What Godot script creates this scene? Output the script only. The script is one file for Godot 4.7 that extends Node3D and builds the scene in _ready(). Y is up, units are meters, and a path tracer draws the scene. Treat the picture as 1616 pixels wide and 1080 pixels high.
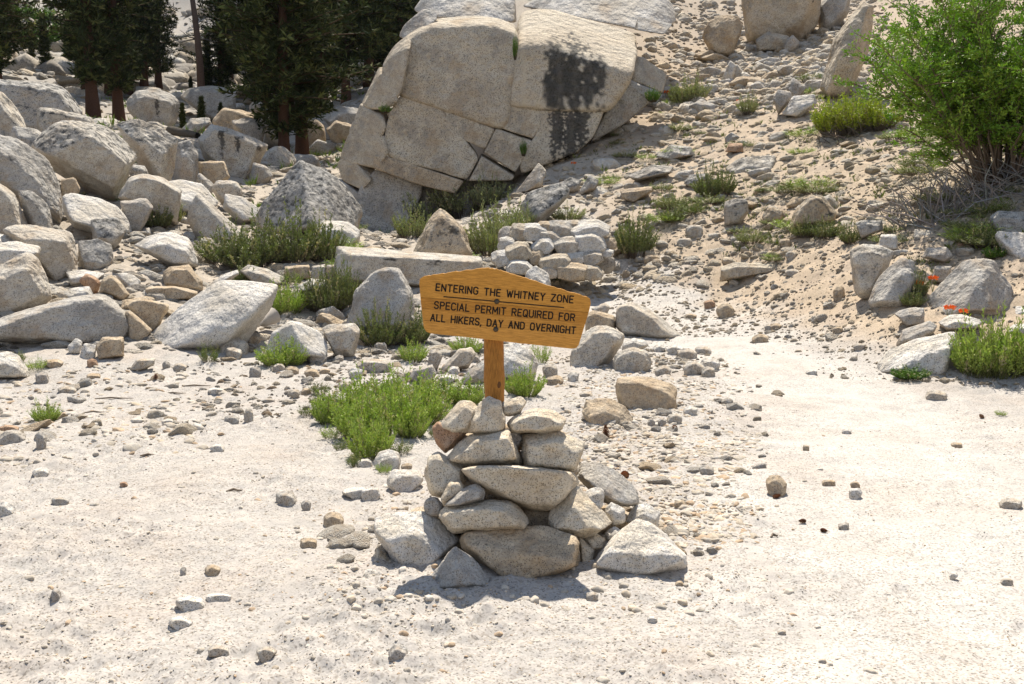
extends Node3D

# ---------------------------------------------------------------- camera constants
const F := 1571.0            # focal length in pixels of the 1616 px wide photograph
const CX := 808.0
const CY := 540.0
const EYE := Vector3(0, 1.6, 0)
const TILT := 0.1153         # the camera looks down by this angle

var M := {}                  # materials
var taken := {}              # names in use
var noise_a := FastNoiseLite.new()
var noise_b := FastNoiseLite.new()
var noise_c := FastNoiseLite.new()
var rng := RandomNumberGenerator.new()
var ico := {}                # icosphere vertices and faces by level
var grid_h := PackedFloat32Array()
const GT := 150              # terrain table: columns over the angle, rows over the log of the distance
const GR := 130
const R0 := 1.5
const R1 := 420.0
const TMAX := 1.9

func _ready() -> void:
	set_camera_and_light()
	make_noise()
	make_materials()
	make_terrain_table()
	make_prints()
	build_ground()
	build_outcrop()
	build_boulders()
	build_wall()
	build_cairn()
	build_sign()
	build_slope_rocks()
	build_loose_stones()
	build_trees()
	build_shrubs()
	build_small_things()
	build_gravel()

func set_camera_and_light() -> void:
	var cam := Camera3D.new()
	cam.name = "camera"
	cam.position = EYE
	cam.rotation.x = -TILT
	cam.fov = rad_to_deg(2.0 * atan(540.0 / F))
	cam.near = 0.05
	cam.far = 2000.0
	add_child(cam)
	cam.current = true
	var env := Environment.new()
	env.background_mode = Environment.BG_SKY
	var sm := ProceduralSkyMaterial.new()
	sm.sky_top_color = Color(0.50, 0.565, 0.67)
	sm.sky_horizon_color = Color(0.83, 0.845, 0.87)
	sm.sky_curve = 0.16
	sm.ground_bottom_color = Color(0.42, 0.39, 0.35)
	sm.ground_horizon_color = Color(0.55, 0.55, 0.54)
	sm.sun_angle_max = 6.0
	var sky := Sky.new()
	sky.sky_material = sm
	env.sky = sky
	env.background_energy_multiplier = 0.82
	env.tonemap_mode = Environment.TONE_MAPPER_LINEAR
	env.tonemap_exposure = 1.78
	env.sdfgi_enabled = true
	env.ssao_enabled = true
	env.ssil_enabled = true
	env.fog_enabled = true
	env.fog_density = 0.00008
	env.fog_light_color = Color(0.78, 0.85, 0.95)
	var we := WorldEnvironment.new()
	we.name = "environment"
	we.environment = env
	add_child(we)
	var sun := DirectionalLight3D.new()
	sun.name = "sun"
	sun.light_energy = 1.55
	sun.light_color = Color(1.0, 0.965, 0.91)
	sun.light_angular_distance = 0.5
	sun.shadow_enabled = true
	# the sun stands behind the sign, a little to the right and high
	var el := deg_to_rad(57.0)
	var az := deg_to_rad(3.5)
	var to_sun := Vector3(sin(az) * cos(el), sin(el), -cos(az) * cos(el))
	sun.look_at_from_position(to_sun * 50.0, Vector3.ZERO, Vector3.UP)
	add_child(sun)

# ---------------------------------------------------------------- helpers
func numbered(called: String) -> String:
	var n: int = taken.get(called, 0)
	taken[called] = n + 1
	return called if n == 0 else "%s_%03d" % [called, n]

func tag(o: Node, label: String, category: String, group := "") -> void:
	o.set_meta("label", label)
	o.set_meta("category", category)
	if group != "":
		o.set_meta("group", group)

func thing(called: String, label: String, category: String, where: Vector3, group := "") -> Node3D:
	var o := Node3D.new()
	o.name = numbered(called)
	o.position = where
	tag(o, label, category, group)
	add_child(o)
	return o

func put(called: String, mesh: Mesh, mat: Material, where: Vector3, parent: Node = null) -> MeshInstance3D:
	var o := MeshInstance3D.new()
	o.mesh = mesh
	o.material_override = mat
	o.position = where
	if parent == null:
		o.name = numbered(called)
		add_child(o)
	else:
		o.name = called
		parent.add_child(o, true)
	return o

func ray(px: float, py: float) -> Vector3:
	var d := Vector3((px - CX) / F, -(py - CY) / F, -1.0)
	return d.rotated(Vector3.RIGHT, -TILT)

func at(px: float, py: float, depth: float) -> Vector3:
	var d := ray(px, py)
	return EYE + d * (depth / -d.z)

func hit(px: float, py: float) -> Vector3:
	var d := ray(px, py)
	d = d / -d.z
	var t := 2.2
	var last := t
	while t < 380.0:
		var p := EYE + d * t
		if ground_h(p.x, p.z) >= p.y:
			break
		last = t
		t *= 1.012
	for k in 8:
		var m := (t + last) * 0.5
		var p := EYE + d * m
		if ground_h(p.x, p.z) >= p.y:
			t = m
		else:
			last = m
	return EYE + d * t

func lin(r: float, g: float, b: float) -> Color:
	return Color(r, g, b).linear_to_srgb()

func make_noise() -> void:
	noise_a.seed = 11
	noise_a.noise_type = FastNoiseLite.TYPE_SIMPLEX_SMOOTH
	noise_a.frequency = 1.0
	noise_a.fractal_type = FastNoiseLite.FRACTAL_FBM
	noise_a.fractal_octaves = 3
	noise_b.seed = 23
	noise_b.noise_type = FastNoiseLite.TYPE_SIMPLEX_SMOOTH
	noise_b.frequency = 1.0
	noise_b.fractal_type = FastNoiseLite.FRACTAL_NONE
	noise_c.seed = 37
	noise_c.noise_type = FastNoiseLite.TYPE_SIMPLEX
	noise_c.frequency = 1.0
	noise_c.fractal_type = FastNoiseLite.FRACTAL_RIDGED
	noise_c.fractal_octaves = 3
	rng.seed = 5

# ---------------------------------------------------------------- textures and materials
func noise_bytes(size: int, type: int, freq: float, seed_: int, octaves: int, cell := false) -> PackedByteArray:
	var n := FastNoiseLite.new()
	n.seed = seed_
	n.noise_type = type
	n.frequency = freq
	n.fractal_type = FastNoiseLite.FRACTAL_FBM if octaves > 1 else FastNoiseLite.FRACTAL_NONE
	n.fractal_octaves = octaves
	if cell:
		n.cellular_return_type = FastNoiseLite.RETURN_CELL_VALUE
		n.cellular_jitter = 1.0
	var im := n.get_seamless_image(size, size)
	im.convert(Image.FORMAT_L8)
	return im.get_data()

func srgb8(v: float) -> int:
	return clampi(int(255.0 * (1.055 * pow(clampf(v, 0.0, 1.0), 1.0 / 2.4) - 0.055)), 0, 255)

func tex(size: int, data: PackedByteArray, format: int) -> ImageTexture:
	return ImageTexture.create_from_image(Image.create_from_data(size, size, false, format, data))

# crystals of pale feldspar, grey quartz and black mica
func granite_texture(seed_: int, dark: float) -> ImageTexture:
	var size := 1024
	var a := noise_bytes(size, FastNoiseLite.TYPE_CELLULAR, 0.22, seed_, 1, true)
	var b := noise_bytes(size, FastNoiseLite.TYPE_SIMPLEX_SMOOTH, 0.012, seed_ + 1, 4)
	var c := noise_bytes(size, FastNoiseLite.TYPE_CELLULAR, 0.075, seed_ + 2, 1, true)
	var lut := PackedInt32Array()
	for k in 256:
		lut.append(srgb8(k / 255.0))
	var out := PackedByteArray()
	out.resize(size * size * 3)
	for i in size * size:
		var v := a[i] / 255.0
		var w := b[i] / 255.0
		var u := c[i] / 255.0
		var l := 0.86 + 0.14 * v
		if v < 0.17 * dark + 0.16 * (w - 0.5):
			l = 0.30 + 0.8 * v
		elif v > 0.80:
			l = 1.0
		elif v > 0.62:
			l = 0.80
		l *= 0.85 + 0.36 * w + 0.10 * (u - 0.5)
		var warm := (w - 0.5) * 0.16
		out[i * 3] = lut[clampi(int(255.0 * l), 0, 255)]
		out[i * 3 + 1] = lut[clampi(int(255.0 * l * (0.985 - warm * 0.35)), 0, 255)]
		out[i * 3 + 2] = lut[clampi(int(255.0 * l * (0.95 - warm)), 0, 255)]
	return tex(size, out, Image.FORMAT_RGB8)

# decomposed granite: grains and grit of mixed tone
func grit_texture() -> ImageTexture:
	var size := 2048
	var a := noise_bytes(size, FastNoiseLite.TYPE_CELLULAR, 0.16, 71, 1, true)
	var b := noise_bytes(size, FastNoiseLite.TYPE_SIMPLEX_SMOOTH, 0.006, 72, 5)
	var c := noise_bytes(size, FastNoiseLite.TYPE_CELLULAR, 0.085, 73, 1, true)
	var lut := PackedInt32Array()
	for k in 256:
		lut.append(srgb8(k / 255.0))
	var out := PackedByteArray()
	out.resize(size * size * 3)
	for i in size * size:
		var v := a[i] / 255.0
		var w := b[i] / 255.0
		var u := c[i] / 255.0
		var l := 0.76 + 0.24 * v
		var warm := 0.0
		if v < 0.10:
			l = 0.42 + 1.6 * v
		if u < 0.13:
			l *= 0.80
			warm = 0.05
		elif u > 0.84:
			l *= 1.09
		l *= 0.86 + 0.20 * w
		warm += (w - 0.5) * 0.06
		out[i * 3] = lut[clampi(int(255.0 * l), 0, 255)]
		out[i * 3 + 1] = lut[clampi(int(255.0 * l * (0.985 - warm * 0.5)), 0, 255)]
		out[i * 3 + 2] = lut[clampi(int(255.0 * l * (0.965 - warm)), 0, 255)]
	return tex(size, out, Image.FORMAT_RGB8)

func height_texture(size: int, freq: float, seed_: int, cells: float) -> ImageTexture:
	var a := noise_bytes(size, FastNoiseLite.TYPE_SIMPLEX_SMOOTH, freq, seed_, 5)
	var b := noise_bytes(size, FastNoiseLite.TYPE_CELLULAR, cells, seed_ + 1, 1)
	var out := PackedByteArray()
	out.resize(size * size)
	for i in size * size:
		out[i] = clampi(int(a[i] * 0.88 + (255 - b[i]) * 0.12), 0, 255)
	return tex(size, out, Image.FORMAT_L8)

# rust-brown and grey weathering that lies over part of a boulder, with ragged outlines
func stain_texture() -> ImageTexture:
	var size := 1024
	var a := noise_bytes(size, FastNoiseLite.TYPE_SIMPLEX_SMOOTH, 0.006, 91, 6)
	var b := noise_bytes(size, FastNoiseLite.TYPE_SIMPLEX_SMOOTH, 0.010, 92, 6)
	var c := noise_bytes(size, FastNoiseLite.TYPE_SIMPLEX, 0.05, 93, 4)
	var out := PackedByteArray()
	out.resize(size * size * 4)
	for i in size * size:
		var rust := smoothstep(0.56, 0.70, a[i] / 255.0) * 0.45
		var grey := smoothstep(0.60, 0.72, b[i] / 255.0) * 0.40
		var spot := smoothstep(0.74, 0.80, c[i] / 255.0 * 0.55 + b[i] / 255.0 * 0.45) * 0.6
		var al := maxf(rust, maxf(grey, spot))
		var col := Color(0.58, 0.48, 0.36)
		if spot >= al:
			col = Color(0.20, 0.19, 0.18)
		elif grey > rust:
			col = Color(0.45, 0.43, 0.41)
		out[i * 4] = int(col.r * 255)
		out[i * 4 + 1] = int(col.g * 255)
		out[i * 4 + 2] = int(col.b * 255)
		out[i * 4 + 3] = int(al * 255)
	return tex(size, out, Image.FORMAT_RGBA8)

# black and grey crust with crisp ragged outlines
func lichen_texture(share: float, seed_: int) -> ImageTexture:
	var size := 1024
	var a := noise_bytes(size, FastNoiseLite.TYPE_SIMPLEX_SMOOTH, 0.018, seed_, 6)
	var b := noise_bytes(size, FastNoiseLite.TYPE_SIMPLEX_SMOOTH, 0.011, seed_ + 1, 6)
	var c := noise_bytes(size, FastNoiseLite.TYPE_SIMPLEX_SMOOTH, 0.07, seed_ + 2, 3)
	var out := PackedByteArray()
	out.resize(size * size * 4)
	for i in size * size:
		var fine := (c[i] / 255.0 - 0.5) * 0.30
		var black := smoothstep(0.66 - share * 0.22, 0.70 - share * 0.22, a[i] / 255.0 + fine)
		var grey := smoothstep(0.54, 0.60, b[i] / 255.0 + fine) * 0.30
		var al := maxf(black * 0.93, grey)
		var v := 0.20 + 0.35 * (c[i] / 255.0 - 0.3) if black * 0.93 >= grey else 0.62
		out[i * 4] = clampi(int(v * 255), 20, 255)
		out[i * 4 + 1] = clampi(int(v * 252), 20, 255)
		out[i * 4 + 2] = clampi(int(v * 243), 20, 255)
		out[i * 4 + 3] = int(al * 255)
	return tex(size, out, Image.FORMAT_RGBA8)

# long fibres: growth rings cut lengthwise
func wood_texture(contrast: float, seed_: int) -> ImageTexture:
	var size := 1024
	var a := noise_bytes(size, FastNoiseLite.TYPE_SIMPLEX_SMOOTH, 0.02, seed_, 4)
	var b := noise_bytes(size, FastNoiseLite.TYPE_SIMPLEX, 0.09, seed_ + 1, 2)
	var out := PackedByteArray()
	out.resize(size * size * 3)
	for i in size * size:
		var l := 1.0 - contrast * (1.0 - a[i] / 255.0) - contrast * 0.45 * (1.0 - b[i] / 255.0)
		l = clampf(l + contrast * 0.4, 0.0, 1.0)
		out[i * 3] = srgb8(l)
		out[i * 3 + 1] = srgb8(l * (0.93 + 0.07 * l))
		out[i * 3 + 2] = srgb8(l * (0.80 + 0.20 * l))
	return tex(size, out, Image.FORMAT_RGB8)

func tri_mat(albedo: Texture2D, scale: Vector3, rough: float, bump: Texture2D, bump_cm: float, tint := Color.WHITE, vertex := true) -> StandardMaterial3D:
	var m := StandardMaterial3D.new()
	m.albedo_color = tint
	m.albedo_texture = albedo
	m.uv1_triplanar = true
	m.uv1_scale = scale
	m.uv1_triplanar_sharpness = 3.0
	m.roughness = rough
	m.metallic_specular = 0.3
	m.vertex_color_use_as_albedo = vertex
	if bump:
		m.heightmap_enabled = true
		m.heightmap_texture = bump
		m.heightmap_scale = bump_cm
	return m

func flat_mat(c: Color, rough := 0.85, vertex := false) -> StandardMaterial3D:
	var m := StandardMaterial3D.new()
	m.albedo_color = c
	m.roughness = rough
	m.metallic_specular = 0.3
	m.vertex_color_use_as_albedo = vertex
	return m

func leaf_mat(c: Color, rough: float, back: Color, spec := 0.4) -> StandardMaterial3D:
	var m := flat_mat(c, rough, true)
	m.cull_mode = BaseMaterial3D.CULL_DISABLED
	m.metallic_specular = spec
	m.backlight_enabled = true
	m.backlight = back
	return m

func make_materials() -> void:
	var g1 := granite_texture(101, 0.75)
	var hb := height_texture(1024, 0.01, 141, 0.06)
	var st := stain_texture()
	M.granite = tri_mat(g1, Vector3.ONE * 1.15, 0.85, hb, 1.7)
	M.granite_mid = tri_mat(g1, Vector3.ONE * 0.58, 0.88, hb, 4.0)
	M.granite_far = tri_mat(g1, Vector3.ONE * 0.30, 0.9, hb, 8.0)
	for k in ["granite", "granite_mid", "granite_far"]:
		var m: StandardMaterial3D = M[k].duplicate()
		m.detail_enabled = true
		m.detail_albedo = st
		m.detail_blend_mode = BaseMaterial3D.BLEND_MODE_MIX
		m.detail_uv_layer = BaseMaterial3D.DETAIL_UV_2
		m.uv2_triplanar = true
		m.uv2_scale = Vector3.ONE * {"granite": 0.9, "granite_mid": 0.3, "granite_far": 0.11}[k]
		M[k + "_stained"] = m
	for e in [["light", 0.25, 301], ["heavy", 0.75, 311]]:
		var lt := lichen_texture(e[1], e[2])
		for k in ["granite_mid", "granite_far"]:
			var m: StandardMaterial3D = M[k].duplicate()
			m.detail_enabled = true
			m.detail_albedo = lt
			m.detail_blend_mode = BaseMaterial3D.BLEND_MODE_MIX
			m.detail_uv_layer = BaseMaterial3D.DETAIL_UV_2
			m.uv2_triplanar = true
			m.uv2_scale = Vector3.ONE * (0.36 if k == "granite_mid" else 0.21)
			M[k + "_" + e[0]] = m
	var grit := grit_texture()
	var gb := height_texture(2048, 0.012, 151, 0.04)
	M.ground = tri_mat(grit, Vector3.ONE * 0.46, 0.95, gb, 0.7)
	M.ground.uv1_world_triplanar = true
	M.pebble = tri_mat(g1, Vector3.ONE * 0.35, 0.9, null, 0.0)
	var wood := wood_texture(0.62, 161)
	M.plank = tri_mat(wood, Vector3(0.55, 9.0, 3.0), 0.55, wood, 0.12)
	M.post = tri_mat(wood_texture(0.75, 171), Vector3(9.0, 0.8, 9.0), 0.6, wood, 0.5)
	M.bark = tri_mat(wood_texture(0.8, 181), Vector3(3.0, 0.5, 3.0), 0.95, wood, 4.0)
	M.deadwood = tri_mat(wood_texture(0.5, 191), Vector3(6.0, 6.0, 6.0), 0.85, wood, 0.6)
	M.letter = flat_mat(lin(0.022, 0.015, 0.010), 0.7)
	M.bolt = flat_mat(lin(0.16, 0.14, 0.11), 0.45)
	M.bolt.metallic = 0.7
	M.leaf = leaf_mat(Color.WHITE, 0.55, Color(0.55, 0.65, 0.35))
	M.glossy_leaf = leaf_mat(Color.WHITE, 0.50, Color(0.55, 0.66, 0.32), 0.28)
	M.needle = leaf_mat(Color.WHITE, 0.8, Color(0.12, 0.14, 0.08), 0.15)
	M.twig = flat_mat(Color.WHITE, 0.9, true)
	M.petal = leaf_mat(Color.WHITE, 0.6, Color(0.6, 0.4, 0.2))

# ---------------------------------------------------------------- terrain
# places on the ground: picture column and row of the photograph and the distance judged from the size of what stands there
func survey() -> Array:
	return [
		[0, 700, 7.35], [250, 700, 7.35], [500, 700, 7.35], [800, 700, 7.35], [1100, 700, 7.35], [1350, 700, 7.35], [1616, 700, 7.35],
		[0, 610, 10.0], [250, 600, 10.4], [500, 590, 10.9], [700, 590, 10.9], [900, 595, 10.6], [1100, 595, 10.6], [1300, 605, 10.2], [1500, 612, 9.9], [1616, 618, 9.7],
		[0, 520, 12.4], [180, 530, 12.2], [330, 545, 12.4], [450, 545, 12.8], [560, 535, 13.2], [700, 530, 14.0], [900, 520, 14.2],
		[60, 440, 15.2], [180, 455, 14.4], [300, 455, 15.2], [420, 435, 16.6], [560, 430, 17.0], [700, 440, 16.6],
		[50, 345, 18.2], [180, 345, 19.2], [300, 370, 19.2], [430, 395, 18.4], [500, 370, 20.0], [640, 385, 20.5], [760, 395, 19.5],
		[20, 260, 22.5], [150, 255, 24.0], [300, 285, 26.5], [400, 290, 28.5], [480, 280, 29.0], [590, 370, 24.5],
		[30, 190, 31.0], [200, 195, 44.0], [330, 215, 36.0], [460, 258, 39.0], [540, 230, 42.0],
		[60, 150, 58.0], [200, 160, 58.0], [330, 160, 62.0], [480, 165, 66.0], [600, 130, 70.0],
		[60, 75, 105.0], [250, 85, 105.0], [400, 90, 110.0], [560, 60, 115.0],
		[60, -10, 160.0], [250, -5, 165.0], [400, -5, 170.0], [560, -40, 160.0],
		[0, -320, 330.0], [350, -280, 350.0], [650, -330, 330.0],
		[880, 445, 18.2], [960, 452, 18.4], [1060, 492, 15.8], [1150, 545, 12.9], [1250, 560, 12.0], [1350, 560, 11.7],
		[700, 352, 22.5], [830, 302, 24.5], [920, 280, 25.2], [930, 228, 27.8], [1050, 135, 33.0], [600, 374, 27.0], [680, 368, 26.5], [745, 345, 26.5], [810, 305, 26.5], [870, 262, 27.0],
		[1150, 455, 16.9], [1250, 500, 14.2], [1340, 500, 13.2], [1450, 510, 11.9], [1560, 510, 11.6],
		[1060, 400, 18.6], [1160, 395, 18.2], [1260, 420, 16.2], [1340, 430, 14.8], [1450, 430, 13.4], [1560, 420, 13.2],
		[1000, 320, 22.0], [1100, 330, 20.8], [1220, 340, 19.2], [1330, 345, 17.6], [1440, 350, 16.0], [1580, 345, 14.6],
		[1080, 250, 25.0], [1200, 250, 23.6], [1330, 250, 21.2], [1450, 280, 18.2], [1600, 270, 17.2],
		[1090, 170, 30.0], [1200, 170, 28.2], [1330, 180, 25.6], [1460, 190, 22.6], [1600, 180, 21.0],
		[1100, 95, 37.0], [1200, 95, 36.0], [1300, 90, 34.0], [1450, 90, 30.0], [1600, 80, 28.0],
		[1120, 15, 45.0], [1240, 15, 45.0], [1340, 10, 42.0], [1500, -20, 39.0], [1620, -30, 37.0],
		[1150, -130, 62.0], [1350, -150, 60.0], [1600, -180, 56.0], [820, -20, 46.0], [950, -30, 48.0],
		[900, -250, 120.0], [1200, -420, 150.0], [1600, -450, 140.0], [900, -420, 330.0], [1300, -560, 340.0],
	]

func make_terrain_table() -> void:
	var pt := PackedVector3Array()
	for s in survey():
		var p := at(s[0], s[1], s[2])
		pt.append(Vector3(atan2(p.x, -p.z), log(Vector2(p.x, p.z).length()), p.y))
	# level sand near the camera and the land beside the view
	for th in [-1.8, -1.2, -0.7, -0.35, 0.0, 0.35, 0.7, 1.2, 1.8]:
		for r in [1.5, 3.2, 5.0]:
			pt.append(Vector3(th, log(r), 0.0))
	for s in [[-0.75, 9, 0.1], [-0.75, 14, 1.0], [-0.75, 24, 4.0], [-0.75, 60, 13.0], [-0.75, 150, 38.0], [-0.75, 400, 130.0],
			[0.75, 7, 0.1], [0.75, 9, 0.5], [0.75, 13, 2.0], [0.75, 20, 5.2], [0.75, 45, 18.0], [0.75, 130, 65.0], [0.75, 400, 170.0],
			[-1.3, 9, 0.2], [-1.3, 20, 2.0], [-1.3, 60, 8.0], [-1.3, 400, 60.0], [1.3, 9, 0.5], [1.3, 20, 4.0], [1.3, 60, 16.0], [1.3, 400, 90.0],
			[-1.8, 9, 0.1], [-1.8, 60, 3.0], [-1.8, 400, 20.0], [1.8, 9, 0.1], [1.8, 60, 4.0], [1.8, 400, 20.0]]:
		pt.append(Vector3(s[0], log(s[1]), s[2]))
	var n := pt.size()
	var size := n + 3
	var rows := []
	for i in n:
		var row := PackedFloat64Array()
		row.resize(size + 1)
		for j in n:
			row[j] = spline(pt[i].x - pt[j].x, pt[i].y - pt[j].y)
		row[i] += 0.0008
		row[n] = 1.0
		row[n + 1] = pt[i].x
		row[n + 2] = pt[i].y
		row[size] = pt[i].z
		rows.append(row)
	for k in 3:
		var row := PackedFloat64Array()
		row.resize(size + 1)
		for j in n:
			row[j] = 1.0 if k == 0 else (pt[j].x if k == 1 else pt[j].y)
		rows.append(row)
	for c in size:
		var best := c
		for r in range(c + 1, size):
			if absf(rows[r][c]) > absf(rows[best][c]):
				best = r
		var swap = rows[c]
		rows[c] = rows[best]
		rows[best] = swap
		var pr: PackedFloat64Array = rows[c]
		for r in range(c + 1, size):
			var rr: PackedFloat64Array = rows[r]
			var f := rr[c] / pr[c]
			if f != 0.0:
				for k in range(c, size + 1):
					rr[k] -= f * pr[k]
				rows[r] = rr
	var w := PackedFloat64Array()
	w.resize(size)
	for c in range(size - 1, -1, -1):
		var s: float = rows[c][size]
		for k in range(c + 1, size):
			s -= rows[c][k] * w[k]
		w[c] = s / rows[c][c]
	grid_h.resize(GT * GR)
	for j in GR:
		var lr := lerpf(log(R0), log(R1), float(j) / (GR - 1))
		for i in GT:
			# columns lie closer together ahead of the camera
			var u := 2.0 * i / (GT - 1) - 1.0
			var th := TMAX * (0.35 * u + 0.65 * u * u * u)
			var s := w[n] + w[n + 1] * th + w[n + 2] * lr
			for k in n:
				s += w[k] * spline(th - pt[k].x, lr - pt[k].y)
			grid_h[j * GT + i] = s

func spline(a: float, b: float) -> float:
	a *= 2.2
	var q := a * a + b * b
	return 0.0 if q < 1e-9 else 0.5 * q * log(q)

func base_h(x: float, z: float) -> float:
	var r := sqrt(x * x + z * z)
	var th := clampf(atan2(x, -z), -TMAX, TMAX)
	# solve 0.35 u + 0.65 u^3 = th / TMAX
	var y := th / TMAX
	var u := clampf(y * 1.4, -1.0, 1.0)
	for k in 4:
		u -= (0.35 * u + 0.65 * u * u * u - y) / (0.35 + 1.95 * u * u)
	var fi := clampf((u + 1.0) * 0.5 * (GT - 1), 0.0, GT - 1.001)
	var fj := clampf((log(maxf(r, R0)) - log(R0)) / (log(R1) - log(R0)) * (GR - 1), 0.0, GR - 1.001)
	var i := int(fi)
	var j := int(fj)
	var a := fi - i
	var b := fj - j
	var k := j * GT + i
	return lerpf(lerpf(grid_h[k], grid_h[k + 1], a), lerpf(grid_h[k + GT], grid_h[k + GT + 1], a), b)

func ground_h(x: float, z: float) -> float:
	var h := base_h(x, z)
	var r := sqrt(x * x + z * z)
	var rough := smoothstep(0.12, 0.8, h) * smoothstep(9.0, 12.0, r)
	h += 0.035 * noise_b.get_noise_2d(x * 0.45, z * 0.45) * smoothstep(2.0, 6.0, r)
	h += (0.010 + 0.035 * rough) * noise_b.get_noise_2d(x * 1.9 + 40.0, z * 1.9)
	if r > 36.0:
		h += smoothstep(36.0, 60.0, r) * 0.55 * noise_a.get_noise_2d(x * 0.09, z * 0.09)
	if r > 75.0:
		h += smoothstep(75.0, 130.0, r) * 5.0 * noise_c.get_noise_2d(x * 0.012, z * 0.012)
	return h

func fine_h(x: float, z: float, r: float) -> float:
	if r > 30.0:
		return 0.0
	var loose := 0.55 + 0.9 * smoothstep(-0.3, 0.4, noise_b.get_noise_2d(x * 0.7 + 11.0, z * 0.7))
	if r < 18.0:
		loose *= 0.3 + 0.7 * smoothstep(0.3, 1.3, trail_at(x, z))
	var v := 0.016 * loose * noise_b.get_noise_2d(x * 6.0, z * 6.0 + 9.0)
	if r < 11.0:
		v += print_h(x, z)
	if r < 16.0:
		v += 0.007 * loose * noise_b.get_noise_2d(x * 17.0 + 3.0, z * 17.0) * (1.0 - smoothstep(11.0, 16.0, r))
	return v * (1.0 - smoothstep(22.0, 30.0, r))

# boot prints in the loose sand, sorted into half-metre cells
var prints := {}

func make_prints() -> void:
	var rr := RandomNumberGenerator.new()
	rr.seed = 77
	for k in 26:
		# a walker's track: two feet in turn along a line
		var p := Vector2(rr.randf_range(-4.0, 4.5), -rr.randf_range(2.6, 9.5))
		var way := rr.randf_range(-0.5, 0.5) + (0.35 if p.x > 0.6 else -0.15)
		for n in 7:
			var d := Vector2(sin(way), -cos(way))
			var q := p + d * 0.62 * n + Vector2(d.y, -d.x) * (0.09 if n % 2 else -0.09)
			if Vector2(q.x, q.y + 4.75).length() < 0.9:
				continue
			var e := [q, way + rr.randf_range(-0.2, 0.2), rr.randf_range(0.006, 0.014)]
			for a in [-1, 0, 1]:
				for b in [-1, 0, 1]:
					var key := Vector2i(int(floor(q.x * 2.0)) + a, int(floor(q.y * 2.0)) + b)
					if not prints.has(key):
						prints[key] = []
					prints[key].append(e)

func print_h(x: float, z: float) -> float:
	var key := Vector2i(int(floor(x * 2.0)), int(floor(z * 2.0)))
	if not prints.has(key):
		return 0.0
	var v := 0.0
	for e in prints[key]:
		var p: Vector2 = (Vector2(x, z) - e[0]).rotated(-e[1])
		var q := sqrt(pow(p.x / 0.055, 2.0) + pow(p.y / 0.15, 2.0))
		if q < 1.6:
			v += e[2] * (-(1.0 - smoothstep(0.7, 1.0, q)) + 0.55 * smoothstep(0.85, 1.1, q) * (1.0 - smoothstep(1.15, 1.55, q)))
	return v

func trail_at(x: float, z: float) -> float:
	# distance to the trodden way that leads round the cairn and up behind it on the right
	var best := 99.0
	var way := [Vector2(1.6, -2.0), Vector2(2.3, -5.5), Vector2(3.1, -8.5), Vector2(3.0, -11.5), Vector2(2.6, -15.0), Vector2(1.7, -18.5), Vector2(0.5, -22.0)]
	var p := Vector2(x, z)
	for k in way.size() - 1:
		var q := Geometry2D.get_closest_point_to_segment(p, way[k], way[k + 1])
		best = minf(best, p.distance_to(q))
	return best

func soil(x: float, z: float, h: float, r: float) -> Color:
	var sand := Color(0.44, 0.415, 0.385)
	var way := Color(0.53, 0.505, 0.47)
	var tan_ := Color(0.475, 0.385, 0.285)
	var talus := Color(0.46, 0.405, 0.335)
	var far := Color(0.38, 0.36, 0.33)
	var c := sand
	var th := atan2(x, -z)
	var right := smoothstep(0.02, 0.16, th)
	var up := smoothstep(0.04, 0.40, h) * smoothstep(8.5, 11.0, r)
	c = c.lerp(talus.lerp(tan_, right), up)
	var t := trail_at(x, z)
	c = c.lerp(way, (1.0 - smoothstep(0.45, 1.5, t + 0.5 * noise_b.get_noise_2d(x * 1.3, z * 1.3))) * 0.9)
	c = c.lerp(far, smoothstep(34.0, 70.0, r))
	var pa := noise_a.get_noise_2d(x * 0.8 + 7.0, z * 0.8)
	c = c.lerp(Color(0.42, 0.355, 0.30), clampf(pa * 0.6, 0.0, 0.35))
	var k := 1.0 + 0.10 * noise_a.get_noise_2d(x * 2.2, z * 2.2 + 30.0)
	return Color(c.r * k, c.g * k, c.b * k)

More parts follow.
